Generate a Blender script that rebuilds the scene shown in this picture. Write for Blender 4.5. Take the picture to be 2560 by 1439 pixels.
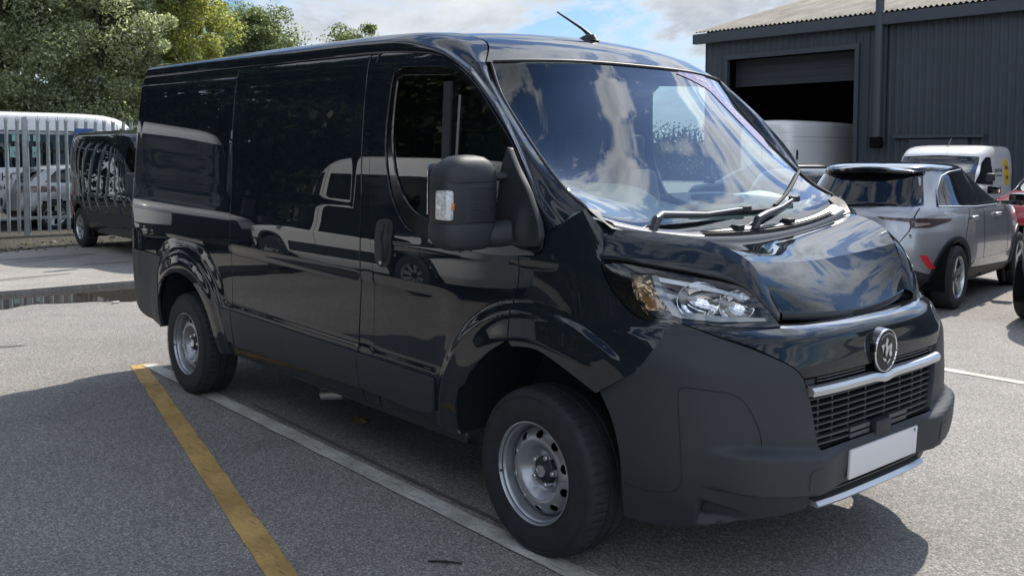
import bpy, bmesh, math, random
import numpy as np
from mathutils import Vector, Matrix
from mathutils.geometry import delaunay_2d_cdt
R = math.radians
SC = bpy.context.scene
for o in list(bpy.data.objects): bpy.data.objects.remove(o)
COL = SC.collection
random.seed(7); RNG = np.random.default_rng(7)

# ---------------------------------------------------------------- camera, sky, sun, exposure
cam = bpy.data.cameras.new('camera'); CAM = bpy.data.objects.new('camera', cam); COL.objects.link(CAM)
YAW, PIT, ROL = 2.42447, 0.06127, 0.00354
CAM.location = (2.8221, -3.5796, 1.6130)
_f = Vector((math.cos(YAW)*math.cos(PIT), math.sin(YAW)*math.cos(PIT), -math.sin(PIT)))
_r = Vector((math.sin(YAW), -math.cos(YAW), 0)); _u = _r.cross(_f)
_r2 = _r*math.cos(ROL)+_u*math.sin(ROL); _u2 = _u*math.cos(ROL)-_r*math.sin(ROL)
CAM.rotation_euler = Matrix((_r2, _u2, -_f)).transposed().to_euler()
cam.sensor_width = 36; cam.lens = 36*2421.38/2560; cam.shift_y = (533.63-719.5)/2560
cam.clip_start = .05; cam.clip_end = 3000
SC.camera = CAM
SC.view_settings.view_transform = 'Standard'; SC.view_settings.look = 'None'
SC.view_settings.gamma = 1; SC.view_settings.use_curve_mapping = False
SC.view_settings.exposure = 1.0
SC.cycles.max_bounces = 8; SC.cycles.transparent_max_bounces = 16; SC.cycles.use_denoising = True
SC.cycles.caustics_reflective = False; SC.cycles.caustics_refractive = False
SC.cycles.sample_clamp_indirect = 6

SUN_AZ = math.atan2(.968, -.25); SUN_EL = R(45.5)
sdir = Vector((math.cos(SUN_EL)*math.cos(SUN_AZ), math.cos(SUN_EL)*math.sin(SUN_AZ), math.sin(SUN_EL)))
sun = bpy.data.lights.new('sun', 'SUN'); sun.energy = 3.0; sun.angle = R(.6); sun.color = (1, .93, .82)
SUN = bpy.data.objects.new('sun', sun); COL.objects.link(SUN); SUN.rotation_euler = sdir.to_track_quat('Z', 'Y').to_euler(); SUN.location = sdir*50

W = bpy.data.worlds.new('World'); SC.world = W; W.use_nodes = True
def N(nt, typ, **kw):
    n = nt.nodes.new(typ)
    for k, v in kw.items():
        if k.startswith('i_'):
            n.inputs[int(k[2:]) if k[2:].isdigit() else k[2:].replace('_', ' ')].default_value = v
        else: setattr(n, k, v)
    return n
def math_(nt, op, a, b=None, c=None, clamp=False):
    n = nt.nodes.new('ShaderNodeMath'); n.operation = op; n.use_clamp = clamp
    for i, v in enumerate((a, b, c)):
        if v is None: continue
        if isinstance(v, (int, float)): n.inputs[i].default_value = v
        else: nt.links.new(v, n.inputs[i])
    return n.outputs[0]
def ramp(nt, fac, stops, interp='LINEAR'):
    n = nt.nodes.new('ShaderNodeValToRGB'); cr = n.color_ramp; cr.interpolation = interp
    while len(cr.elements) > 1: cr.elements.remove(cr.elements[-1])
    for i, (p, c) in enumerate(stops):
        e = cr.elements[0] if i == 0 else cr.elements.new(p)
        e.position = p; e.color = (*c, 1) if len(c) == 3 else c
    nt.links.new(fac, n.inputs[0]); return n.outputs[0]
def mixc(nt, fac, a, b, mode='MIX'):
    n = nt.nodes.new('ShaderNodeMix'); n.data_type = 'RGBA'; n.blend_type = mode
    for s, v in ((n.inputs[0], fac), (n.inputs[6], a), (n.inputs[7], b)):
        if isinstance(v, (int, float)): s.default_value = v
        elif isinstance(v, tuple): s.default_value = (*v, 1) if len(v) == 3 else v
        else: nt.links.new(v, s)
    return n.outputs[2]
def build_world():
    nt = W.node_tree; L = nt.links; nt.nodes.clear()
    out = N(nt, 'ShaderNodeOutputWorld'); bg = N(nt, 'ShaderNodeBackground'); bg.inputs[1].default_value = .14
    sky = N(nt, 'ShaderNodeTexSky'); sky.sky_type = 'NISHITA'; sky.sun_disc = False
    sky.sun_elevation = SUN_EL; sky.sun_rotation = math.pi/2-SUN_AZ
    sky.air_density = 1.1; sky.dust_density = .35; sky.ozone_density = 1.6; sky.altitude = 60
    tc = N(nt, 'ShaderNodeTexCoord'); sep = N(nt, 'ShaderNodeSeparateXYZ'); L.new(tc.outputs['Generated'], sep.inputs[0])
    z = math_(nt, 'MAXIMUM', sep.outputs[2], 0.0); den = math_(nt, 'ADD', z, .16)
    px, py = sep.outputs[0], sep.outputs[1]
    cb = N(nt, 'ShaderNodeCombineXYZ'); L.new(px, cb.inputs[0]); L.new(py, cb.inputs[1]); L.new(math_(nt, 'MULTIPLY', sep.outputs[2], 2.1), cb.inputs[2])
    def cloud(scale, det, off):
        mp = N(nt, 'ShaderNodeMapping'); mp.inputs['Location'].default_value = off; L.new(cb.outputs[0], mp.inputs[0])
        no = N(nt, 'ShaderNodeTexNoise'); no.inputs['Scale'].default_value = scale; no.inputs['Detail'].default_value = det
        no.inputs['Roughness'].default_value = .62; no.inputs['Distortion'].default_value = .35; L.new(mp.outputs[0], no.inputs['Vector'])
        return no.outputs[0]
    c1 = cloud(3.6, 12, CLOUD_OFF); c2 = cloud(3.6, 12, (CLOUD_OFF[0]+.03*math.cos(SUN_AZ)*-1, CLOUD_OFF[1]-.03*math.sin(SUN_AZ), 0))
    mask = ramp(nt, c1, [(.455, (0, 0, 0)), (.50, (.55, .55, .55)), (.545, (1, 1, 1))])
    thick = ramp(nt, c1, [(.50, (0, 0, 0)), (.65, (1, 1, 1))])
    lit = math_(nt, 'MULTIPLY', math_(nt, 'SUBTRACT', c1, c2), 5.0)
    # cloud body: bright thin edges, grey-blue thick bellies; brighter towards the sun
    ccol = ramp(nt, thick, [(0, (3.4, 3.6, 3.85)), (.40, (2.2, 2.42, 2.75)), (1, (1.0, 1.2, 1.5))])
    ccol = mixc(nt, math_(nt, 'ADD', math_(nt, 'MULTIPLY', lit, .6), 0.0, clamp=True), ccol, (4.1, 4.2, 4.3))
    dt = N(nt, 'ShaderNodeVectorMath'); dt.operation = 'DOT_PRODUCT'; L.new(tc.outputs['Generated'], dt.inputs[0]); dt.inputs[1].default_value = sdir
    fwd = math_(nt, 'POWER', math_(nt, 'MAXIMUM', dt.outputs['Value'], 0.0), 9.0)          # forward scatter: sky and cloud brighten round the sun
    back = math_(nt, 'SUBTRACT', 1.0, dt.outputs['Value'])                                  # clouds opposite the sun are front-lit
    cgain = math_(nt, 'ADD', math_(nt, 'MULTIPLY', fwd, 3.6), math_(nt, 'MULTIPLY_ADD', back, 1.45, .27))
    sgain = math_(nt, 'MULTIPLY_ADD', fwd, 1.6, 1.0)
    def gain(c, g):
        v = N(nt, 'ShaderNodeVectorMath'); v.operation = 'SCALE'; L.new(c, v.inputs[0]); L.new(g, v.inputs['Scale']); return v.outputs[0]
    skyc = gain(mixc(nt, 1.0, sky.outputs[0], (.28, .34, .43), 'MULTIPLY'), sgain); ccol = gain(ccol, cgain)
    col = mixc(nt, mask, skyc, ccol)
    hz = ramp(nt, z, [(0, (1, 1, 1)), (.12, (0, 0, 0))])
    fin = mixc(nt, math_(nt, 'MULTIPLY', hz, .35), col, (2.0, 2.25, 2.55))
    L.new(fin, bg.inputs[0]); L.new(bg.outputs[0], out.inputs[0])
CLOUD_OFF = (4.69, 19.91, 9.41)
build_world()

# ---------------------------------------------------------------- materials
def lin(c):
    return tuple(((v/255)/12.92 if v/255 <= .04045 else ((v/255+.055)/1.055)**2.4) for v in c)
MATS = {}
def mat(name, col, rough=.5, metal=0., coat=0., coatr=.03, spec=.5, bump=0., bscale=200., noise=0., nscale=8., emis=None, estr=0., rvar=0.):
    if name in MATS: return MATS[name]
    m = bpy.data.materials.new(name); m.use_nodes = True; nt = m.node_tree; b = nt.nodes['Principled BSDF']; L = nt.links
    b.inputs['Base Color'].default_value = (*col, 1); b.inputs['Roughness'].default_value = rough; b.inputs['Metallic'].default_value = metal
    b.inputs['Coat Weight'].default_value = coat; b.inputs['Coat Roughness'].default_value = coatr; b.inputs['Specular IOR Level'].default_value = spec
    tc = N(nt, 'ShaderNodeTexCoord')
    if noise or rvar:
        no = N(nt, 'ShaderNodeTexNoise'); no.inputs['Scale'].default_value = nscale; no.inputs['Detail'].default_value = 6; L.new(tc.outputs['Object'], no.inputs['Vector'])
        if noise:
            c = ramp(nt, no.outputs[0], [(.25, tuple(v*(1-noise) for v in col)), (.75, tuple(min(1, v*(1+noise)) for v in col))]); L.new(c, b.inputs['Base Color'])
        if rvar:
            c = ramp(nt, no.outputs[0], [(.3, (rough-rvar,)*3), (.7, (rough+rvar,)*3)]); L.new(c, b.inputs['Roughness'])
    if bump:
        n2 = N(nt, 'ShaderNodeTexNoise'); n2.inputs['Scale'].default_value = bscale; n2.inputs['Detail'].default_value = 3; L.new(tc.outputs['Object'], n2.inputs['Vector'])
        bp = N(nt, 'ShaderNodeBump'); bp.inputs['Strength'].default_value = bump; bp.inputs['Distance'].default_value = .002; L.new(n2.outputs[0], bp.inputs['Height']); L.new(bp.outputs[0], b.inputs['Normal'])
    if emis: b.inputs['Emission Color'].default_value = (*emis, 1); b.inputs['Emission Strength'].default_value = estr
    MATS[name] = m; return m
def glass(name, tint, refl=1.0, ior=1.52, rough=.0, alpha=1.0, body=None):
    """window glass: tinted see-through sheet with a Fresnel mirror on it"""
    if name in MATS: return MATS[name]
    m = bpy.data.materials.new(name); m.use_nodes = True; nt = m.node_tree; L = nt.links; nt.nodes.clear()
    out = N(nt, 'ShaderNodeOutputMaterial'); tr = N(nt, 'ShaderNodeBsdfTransparent'); tr.inputs[0].default_value = (*tint, 1)
    gl = N(nt, 'ShaderNodeBsdfGlossy'); gl.inputs['Roughness'].default_value = rough; gl.inputs['Color'].default_value = (1, 1, 1, 1)
    fr = N(nt, 'ShaderNodeFresnel'); fr.inputs[0].default_value = ior
    f = math_(nt, 'MULTIPLY', fr.outputs[0], refl, clamp=True)
    mx = N(nt, 'ShaderNodeMixShader'); L.new(f, mx.inputs[0]); L.new(gl.outputs[0], mx.inputs[2])
    if body:
        df = N(nt, 'ShaderNodeBsdfDiffuse'); df.inputs[0].default_value = (*body, 1)
        m2 = N(nt, 'ShaderNodeMixShader'); m2.inputs[0].default_value = 1-alpha; L.new(tr.outputs[0], m2.inputs[1]); L.new(df.outputs[0], m2.inputs[2]); L.new(m2.outputs[0], mx.inputs[1])
    else: L.new(tr.outputs[0], mx.inputs[1])
    L.new(mx.outputs[0], out.inputs[0]); MATS[name] = m; return m
BLACKP = mat('black_paint', (.0120, .0165, .0225), .3, coat=1, coatr=.008, spec=.0)
GLOSSB = mat('gloss_black_trim', (.006, .006, .008), .12, coat=1, coatr=.02)
PLAST = mat('grey_plastic', (.031, .0365, .044), .52, bump=.25, bscale=900, spec=.4, rvar=.05, nscale=3)
PLASTD = mat('dark_plastic', (.024, .028, .034), .5, bump=.15, bscale=700, spec=.4)
RUBBER = mat('rubber', (.024, .027, .032), .72, spec=.35, noise=.25, nscale=14)
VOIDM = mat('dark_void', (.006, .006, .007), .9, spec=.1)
CHROME = mat('chrome', (.85, .86, .88), .06, metal=1)
SATIN = mat('satin_silver', (.62, .65, .68), .28, metal=.85)
STEEL = mat('silver_wheel', (.36, .38, .41), .30, metal=.6, coat=.3, noise=.06, nscale=5)
WHITEP = mat('white_paint', (.78, .79, .80), .3, coat=.8)
PLATE = mat('number_plate_white', (.72, .72, .74), .35)
WSG = glass('windscreen_glass', (.76, .88, .85), refl=1.7, ior=1.55)
SIDEG = glass('side_glass', (.42, .52, .50), refl=1.5, ior=1.5)
LENSG = glass('lamp_lens', (.95, .96, .97), refl=1.1, ior=1.45)

# ---------------------------------------------------------------- helpers
def tag(o, label=None, cat=None, group=None, kind=None):
    if label: o['label'] = label
    if cat: o['category'] = cat
    if group: o['group'] = group
    if kind: o['kind'] = kind
    return o
def empty(name, label, cat, loc=(0, 0, 0), rz=0, group=None):
    o = bpy.data.objects.new(name, None); COL.objects.link(o); o.location = loc; o.rotation_euler = (0, 0, rz); o.empty_display_size = .2
    return tag(o, label, cat, group)
def link(name, me, parent=None):
    o = bpy.data.objects.new(name, me); COL.objects.link(o)
    if parent is not None: o.parent = parent
    return o
def mk(name, v, f, m, parent=None, smooth=None, normals=None):
    me = bpy.data.meshes.new(name); me.from_pydata([tuple(map(float, p)) for p in v], [], [tuple(int(i) for i in q) for q in f]); me.validate()
    ms = m if isinstance(m, (list, tuple)) else [m]
    for x in ms: me.materials.append(x)
    if smooth is not None:
        me.polygons.foreach_set('use_smooth', [True]*len(me.polygons))
        if smooth < 180: me.set_sharp_from_angle(angle=R(smooth))
    if normals is not None:
        me.polygons.foreach_set('use_smooth', [True]*len(me.polygons)); me.normals_split_custom_set_from_vertices([tuple(n) for n in normals])
    me.update(); return link(name, me, parent)
def cr(pts, n=8, closed=False):
    P = np.array(pts, float); K = len(P)
    if K == 2 and not closed: return P
    out = []
    for i in range(K if closed else K-1):
        g = (lambda j: P[j % K]) if closed else (lambda j: P[min(max(j, 0), K-1)])
        a, b, c, d = g(i-1), g(i), g(i+1), g(i+2)
        for t in np.linspace(0, 1, n, endpoint=False):
            out.append(.5*((2*b)+(c-a)*t+(2*a-5*b+4*c-d)*t*t+(3*b-a-3*c+d)*t**3))
    if not closed: out.append(P[-1])
    return np.array(out)
def path(*segs):
    """closed outline: smooth within each segment, corners where segments meet"""
    out = []
    for s in segs:
        c = cr(s) if len(s) > 2 else np.array(s, float)
        out.extend(c[:-1] if True else c)
        last = c[-1]
    if np.linalg.norm(np.array(out[0])-last) > 1e-6: out.append(last)
    return np.array(out)
def resamp(P, step, closed=True):
    P = np.array(P, float); Q = np.vstack([P, P[:1]]) if closed else P; out = []
    for a, b in zip(Q[:-1], Q[1:]):
        k = max(1, int(math.ceil(np.linalg.norm(b-a)/step)))
        for t in range(k): out.append(a+(b-a)*t/k)
    if not closed: out.append(Q[-1])
    return np.array(out)
def rrect(x0, x1, z0, z1, r=.03, n=5):
    out = []
    for cx, cz, a0 in ((x1-r, z0+r, -90), (x1-r, z1-r, 0), (x0+r, z1-r, 90), (x0+r, z0+r, 180)):
        for k in range(n+1):
            a = R(a0+90*k/n); out.append((cx+r*math.cos(a), cz+r*math.sin(a)))
    return np.array(out)
def inside(P, poly):
    x, y = P[:, 0], P[:, 1]; c = np.zeros(len(P), bool); n = len(poly)
    for i in range(n):
        x1, y1 = poly[i]; x2, y2 = poly[(i+1) % n]
        if y1 == y2: continue
        k = ((y1 > y) != (y2 > y)) & (x < (x2-x1)*(y-y1)/(y2-y1)+x1); c ^= k
    return c
def sm(t): t = np.clip(t, 0, 1); return t*t*(3-2*t)
def panel(name, outer, F, m, parent, holes=(), step=.04, off=0., skirt=.02, disp=None, mirror=False, bstep=None, flip=False, fine=()):
    """trim the surface F(u,z) to an outline (with holes), turn its edges in by `skirt`"""
    bs = bstep or step*.7
    loops = [resamp(outer, bs)]+[resamp(h, bs) for h in holes]
    def G(u, z):
        P = F(u, z)
        if disp is None and off == 0: return P
        h = .003; n = np.cross(F(u+h, z)-F(u-h, z), F(u, z+h)-F(u, z-h)); n /= np.linalg.norm(n, axis=-1, keepdims=True)+1e-12
        d = off if disp is None else off+disp(u, z)
        return P+n*(np.asarray(d)[..., None] if np.ndim(d) else d)
    o = loops[0]; lo, hi = o.min(0), o.max(0)
    gx, gz = np.meshgrid(np.arange(lo[0]+step*.5, hi[0], step), np.arange(lo[1]+step*.5, hi[1], step)); g = np.stack([gx.ravel(), gz.ravel()], 1)
    for (cx, cz, r0, r1, fs) in fine:
        rr = np.hypot(g[:, 0]-cx, g[:, 1]-cz); g = g[(rr < r0) | (rr > r1)]; ex, ez = np.meshgrid(np.arange(cx-r1, cx+r1, fs), np.arange(cz-r1, cz+r1, fs)); q = np.stack([ex.ravel(), ez.ravel()], 1); rr = np.hypot(q[:, 0]-cx, q[:, 1]-cz); g = np.vstack([g, q[(rr >= r0) & (rr <= r1)]])
    g = g[inside(g, o)] if len(g) else g
    for h in loops[1:]: g = g[~inside(g, h)] if len(g) else g
    B = np.vstack(loops)
    if len(g):
        d2 = ((g[:, None, :]-B[None, :, :])**2).sum(-1).min(1); g = g[d2 > (bs*.55)**2]
    V2 = [Vector(p) for p in B]+[Vector(p) for p in g]; E = []; k = 0
    for l in loops:
        n = len(l); E += [(k+i, k+(i+1) % n) for i in range(n)]; k += n
    r = delaunay_2d_cdt(V2, E, [], 0, 1e-7)
    v2 = np.array([tuple(p) for p in r[0]]); tri = np.array([t for t in r[2] if len(t) == 3]); cen = v2[tri].mean(1)
    ok = inside(cen, o)
    for h in loops[1:]: ok &= ~inside(cen, h)
    tri = tri[ok]
    u, z = v2[:, 0], v2[:, 1]; P = G(u, z); h = .004
    Nn = np.cross(G(u+h, z)-G(u-h, z), G(u, z+h)-G(u, z-h)); Nn /= np.linalg.norm(Nn, axis=1, keepdims=True)+1e-12
    a = v2[tri]; ar = np.cross(a[:, 1]-a[:, 0], a[:, 2]-a[:, 0]); tri[ar < 0] = tri[ar < 0][:, ::-1]
    V, NN, FF = list(P), list(Nn), [tuple(t) for t in tri]
    if skirt:
        cnt = {}
        for t in tri:
            for i in range(3):
                e = (t[i], t[(i+1) % 3]); cnt[e] = 1
        bd = [e for e in cnt if (e[1], e[0]) not in cnt]; idx = {}
        b0 = len(V)
        for e in bd:
            for q in e:
                if q not in idx: idx[q] = None
        tang = {q: np.zeros(3) for q in idx}
        for (p, q) in bd: tang[p] += P[q]-P[p]; tang[q] += P[q]-P[p]
        for q in idx:
            t = tang[q]/(np.linalg.norm(tang[q])+1e-9); sn = np.cross(t, Nn[q]); idx[q] = len(V)
            V.append(P[q]); NN.append(sn*.9+Nn[q]*.45); V.append(P[q]-Nn[q]*skirt); NN.append(sn)
        for (p, q) in bd: FF.append((q, p, idx[p], idx[q])); FF.append((idx[q], idx[p], idx[p]+1, idx[q]+1))
        FF = [f for f in FF if len(set(f)) == len(f)]
        FF = [f for i, f in enumerate(FF) if not (len(f) == 4 and np.allclose(V[f[0]], V[f[3]]) and np.allclose(V[f[1]], V[f[2]]))]
    V, NN = np.array(V), np.array(NN)
    if flip: NN = -NN; FF = [f[::-1] for f in FF]
    ob = mk(name, V, FF, m, parent, normals=NN/(np.linalg.norm(NN, axis=1, keepdims=True)+1e-12))
    if mirror:
        V2_, N2_ = V.copy(), NN.copy(); V2_[:, 1] *= -1; N2_[:, 1] *= -1
        mk(name, V2_, [f[::-1] for f in FF], m, parent, normals=N2_/(np.linalg.norm(N2_, axis=1, keepdims=True)+1e-12))
    return ob
def gridpatch(name, rows, m, parent, nu=6, nv=6, mirror=False, smooth=180, flip=False, thick=0):
    """smooth surface through a grid of 3D points"""
    Rr = [cr(r, nv) for r in rows]; A_ = np.stack(Rr); C = np.stack([cr(A_[:, j], nu) for j in range(A_.shape[1])], 1)
    a, b = C.shape[:2]; V = C.reshape(-1, 3)
    F = [(i*b+j, i*b+j+1, (i+1)*b+j+1, (i+1)*b+j) for i in range(a-1) for j in range(b-1)]
    if flip: F = [f[::-1] for f in F]
    ob = mk(name, V, F, m, parent, smooth=smooth)
    if mirror:
        V2 = V.copy(); V2[:, 1] *= -1; mk(name, V2, [f[::-1] for f in F], m, parent, smooth=smooth)
    return ob
class MB:
    def __init__(s): s.v = []; s.f = []
    def box(s, c, d, rot=None, bev=0):
        c = np.array(c, float); h = np.array(d, float)/2; b = len(s.v)
        if bev:
            bm = bmesh.new(); bmesh.ops.create_cube(bm, size=1)
            for q in bm.verts: q.co = Vector([q.co[i]*2*h[i] for i in range(3)])
            bmesh.ops.bevel(bm, geom=list(bm.edges), offset=bev, segments=2, affect='EDGES', profile=.6)
            bm.verts.index_update(); P = [np.array(q.co) for q in bm.verts]; Fq = [tuple(x.index for x in f.verts) for f in bm.faces]; bm.free()
        else:
            P = [np.array([x, y, z])*h for x in (-1, 1) for y in (-1, 1) for z in (-1, 1)]
            Fq = [(0, 1, 3, 2), (4, 6, 7, 5), (0, 4, 5, 1), (2, 3, 7, 6), (0, 2, 6, 4), (1, 5, 7, 3)]
        for p in P: s.v.append(c+(np.array(rot @ Vector(p)) if rot is not None else p))
        s.f += [tuple(b+i for i in q) for q in Fq]; return s
    def tube(s, pts, r, n=8, cap=True, sq=None):
        P = [np.array(p, float) for p in pts]; rs = r if isinstance(r, (list, tuple, np.ndarray)) else [r]*len(P); b = len(s.v)
        for i, p in enumerate(P):
            t = P[min(i+1, len(P)-1)]-P[max(i-1, 0)]; t /= np.linalg.norm(t)+1e-9
            a = np.cross(t, [0, 0, 1.]); a = a if np.linalg.norm(a) > .05 else np.cross(t, [0, 1., 0]); a /= np.linalg.norm(a); c = np.cross(a, t)
            for k in range(n):
                th = 2*math.pi*(k+.5)/n; s.v.append(p+rs[i]*(a*math.cos(th)+c*math.sin(th)*(sq or 1)))
        for i in range(len(P)-1):
            for k in range(n): s.f.append((b+i*n+k, b+i*n+(k+1) % n, b+(i+1)*n+(k+1) % n, b+(i+1)*n+k))
        if cap: s.f.append(tuple(b+k for k in range(n))[::-1]); s.f.append(tuple(b+(len(P)-1)*n+k for k in range(n)))
        return s
    def lathe(s, prof, c, axis='Y', n=48, sgn=-1, cap0=False, cap1=False, mod=None):
        """prof (r, depth): spun round an axis through c; depth runs along sgn*axis"""
        b = len(s.v); c = np.array(c, float)
        for (r, d) in prof:
            for k in range(n):
                t = 2*math.pi*k/n; rr = r if mod is None else mod(r, d, k, t)
                q = {'Y': (rr*math.cos(t), sgn*d, rr*math.sin(t)), 'Z': (rr*math.cos(t), rr*math.sin(t), sgn*d), 'X': (sgn*d, rr*math.cos(t), rr*math.sin(t))}[axis]
                s.v.append(c+np.array(q))
        m = len(prof)
        for i in range(m-1):
            for k in range(n): s.f.append((b+i*n+k, b+i*n+(k+1) % n, b+(i+1)*n+(k+1) % n, b+(i+1)*n+k))
        if cap0: s.f.append(tuple(b+k for k in range(n)))
        if cap1: s.f.append(tuple(b+(m-1)*n+k for k in range(n))[::-1])
        return s
    def poly(s, pts): b = len(s.v); s.v += [np.array(p, float) for p in pts]; s.f.append(tuple(range(b, b+len(pts)))); return s
    def build(s, name, m, parent=None, smooth=30, recalc=True):
        me = bpy.data.meshes.new(name); me.from_pydata([tuple(map(float, p)) for p in s.v], [], s.f)
        if recalc:
            bm = bmesh.new(); bm.from_mesh(me); bmesh.ops.recalc_face_normals(bm, faces=bm.faces); bm.to_mesh(me); bm.free()
        me.materials.append(m)
        if smooth: me.polygons.foreach_set('use_smooth', [True]*len(me.polygons)); me.set_sharp_from_angle(angle=R(smooth))
        return link(name, me, parent)
def prism(name, pts2, frame, depth, m, parent):
    """flat outline given in a local frame (origin, xaxis, yaxis) extruded by depth"""
    o, ax, ay = [np.array(q, float) for q in frame]; nz = np.cross(ax, ay); a = MB(); n = len(pts2)
    F0 = [o+ax*p[0]+ay*p[1]+nz*depth for p in pts2]; B0 = [o+ax*p[0]+ay*p[1] for p in pts2]
    a.v = F0+B0; a.f = [tuple(range(n)), tuple(range(n, 2*n))[::-1]]+[(i, n+i, n+(i+1) % n, (i+1) % n) for i in range(n)]
    return a.build(name, m, parent, smooth=None)
def text(name, s, size, M, m, parent, ext=.002, sx=1.0, align='CENTER'):
    cu = bpy.data.curves.new(name, 'FONT'); cu.body = s; cu.size = size; cu.extrude = ext; cu.align_x = align; cu.align_y = 'CENTER'; cu.materials.append(m); cu.resolution_u = 3
    tmp = bpy.data.objects.new(name, cu); COL.objects.link(tmp); dg = bpy.context.evaluated_depsgraph_get(); dg.update()
    me = bpy.data.meshes.new_from_object(tmp.evaluated_get(dg), depsgraph=dg); bpy.data.objects.remove(tmp); bpy.data.curves.remove(cu)
    if not me.materials: me.materials.append(m)
    me.transform(M @ Matrix.Diagonal((sx, 1, 1, 1))); me.name = name
    return link(name, me, parent)
def frameM(o, ax, ay):
    ax, ay = Vector(ax).normalized(), Vector(ay).normalized(); az = ax.cross(ay); M = Matrix((ax, ay, az)).transposed().to_4x4(); M.translation = Vector(o); return M
def pch(xs, ys):
    xs = np.array(xs, float); ys = np.array(ys, float); h = np.diff(xs); d = np.diff(ys)/h; m = np.zeros(len(xs)); m[0] = d[0]; m[-1] = d[-1]
    for i in range(1, len(xs)-1): m[i] = 0 if d[i-1]*d[i] <= 0 else 3*(h[i-1]+h[i])/((2*h[i]+h[i-1])/d[i-1]+(h[i]+2*h[i-1])/d[i])
    def f(x):
        x = np.clip(np.asarray(x, float), xs[0], xs[-1]); i = np.clip(np.searchsorted(xs, x)-1, 0, len(h)-1); t = (x-xs[i])/h[i]; a = h[i]
        return (1+2*t)*(1-t)**2*ys[i]+t*(1-t)**2*a*m[i]+t*t*(3-2*t)*ys[i+1]+t*t*(t-1)*a*m[i+1]
    return f
# ================================================================ THE BLACK PANEL VAN (origin under its front axle, x forward, y to its left)
XJ, KU = -0.15, .0178
wz = pch([.2,.30,.40,.55,.70,1.0,1.15,1.25,1.4,1.6,1.8,1.95,2.05,2.11,2.15,2.18],[.93,.955,.985,1.005,1.015,1.02,1.018,1.01,.998,.983,.965,.948,.928,.895,.85,.78])
x0 = pch([.2,.30,.40,.5,.65,.775,.85,.90,.94,.97,1.0,1.05,1.1,1.15,1.2,1.25,1.3,1.4,1.5],[.86,.905,.925,.935,.938,.932,.926,.918,.904,.886,.856,.850,.835,.80,.73,.64,.57,.45,.35])
nz = pch([.2,.3,.5,.85,.95,1.0,1.1,1.4],[3.1,3.4,3.75,3.7,3.2,2.95,2.85,2.9])
XR, RC = -4.355, .09
UC = XJ+90*KU
def FA(u, z):
    u, z = np.broadcast_arrays(np.asarray(u, float), np.asarray(z, float)); w = wz(z)
    ph = np.radians(np.clip(90-(u-XJ)/KU, -90, 90)); a = x0(z)-XJ; n = nz(z); c, s = np.abs(np.cos(ph)), np.abs(np.sin(ph))
    r = ((c/a)**n+(s/w)**n)**(-1/n)
    x = np.where(u <= XJ, u, XJ+r*c); y = np.where(u <= XJ, -w, -r*np.sin(ph))
    an = np.clip((XR-u)/RC, 0, math.pi/2); ex = np.maximum(XR-RC*math.pi/2-u, 0)
    x = np.where(u < XR, XR-RC*np.sin(an)-0*ex, x); y = np.where(u < XR, -(w-RC*(1-np.cos(an))-ex), y)
    return np.stack([x, y, z+0*u], -1)
def FS(x, z):
    x, z = np.broadcast_arrays(np.asarray(x, float), np.asarray(z, float)); return np.stack([x, -wz(z), z+0*x], -1)
def boxs(u, z, u0, u1, z0, z1, e):
    return sm((u-u0)/e+.5)*sm((u1-u)/e+.5)*sm((z-z0)/e+.5)*sm((z1-z)/e+.5)
def side_disp(u, z):
    rf = np.hypot(u-0.0, (z-.36)); d = (.016*sm((.672-rf)/.05)+.010*sm((.62-rf)/.13))*sm((.60-u)/.10)
    rr = np.hypot((u+3.43)*.93, (z-.34)*np.where(z > .34, 1, .45)); d = d+.016*sm((.60-rr)/.05)+.010*sm((.55-rr)/.09)
    d = d-.009*sm((.992-z)/.02)*sm((z-.60)/.06)*sm((u+4.27)/.06)*sm((-.45-u)/.25)*sm((rf-.62)/.1)*sm((rr-.58)/.1)
    d = d-.003*boxs(u, z, -4.30, -2.80, 1.325, 1.975, .04)-.003*boxs(u, z, -2.655, -1.36, 1.325, 1.975, .04)
    d = d+.007*np.exp(-((z-2.012)/.009)**2)*sm((u+4.36)/.03)*sm((-1.33-u)/.03)
    d = d+.006*np.exp(-((z-1.19-.02*np.clip(u+.5,-.5,.5))/.02)**2)*sm((u+1.1)/.1)*sm((.2-u)/.1)
    return d
VAN = empty('panel_van', 'large glossy black panel van with a blank white number plate', 'van')
VAN_RAKE = .0184
VAN.rotation_euler = (0, VAN_RAKE, 0); VAN.location = (-.335*math.sin(VAN_RAKE), 0, .335-.335*math.cos(VAN_RAKE))
AF = [(-.477,.345),(-.445,.50),(-.40,.61),(-.356,.679),(-.249,.777),(-.097,.841),(.043,.853),(.187,.809),(.328,.742)]   # front arch
AR = [(-3.885,.36),(-3.855,.543),(-3.80,.63),(-3.716,.701),(-3.505,.755),(-3.31,.735),(-3.18,.68),(-3.08,.594),(-3.02,.50),(-2.99,.40),(-2.975,.30)]
BF = [(.328,.742),(.442,.834),(.468,.863),(.527,.958),(.572,1.021)]                                                    # bumper / wing joint
HLO = [(.572,1.021),(.471,1.02),(.408,1.058),(.346,1.125),(.299,1.208)]                                              # lamp outer edge
DG = [(-.087,1.205),(-.084,1.107),(-.115,.99),(-.119,.853)]                                                          # wing / door joint
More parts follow.
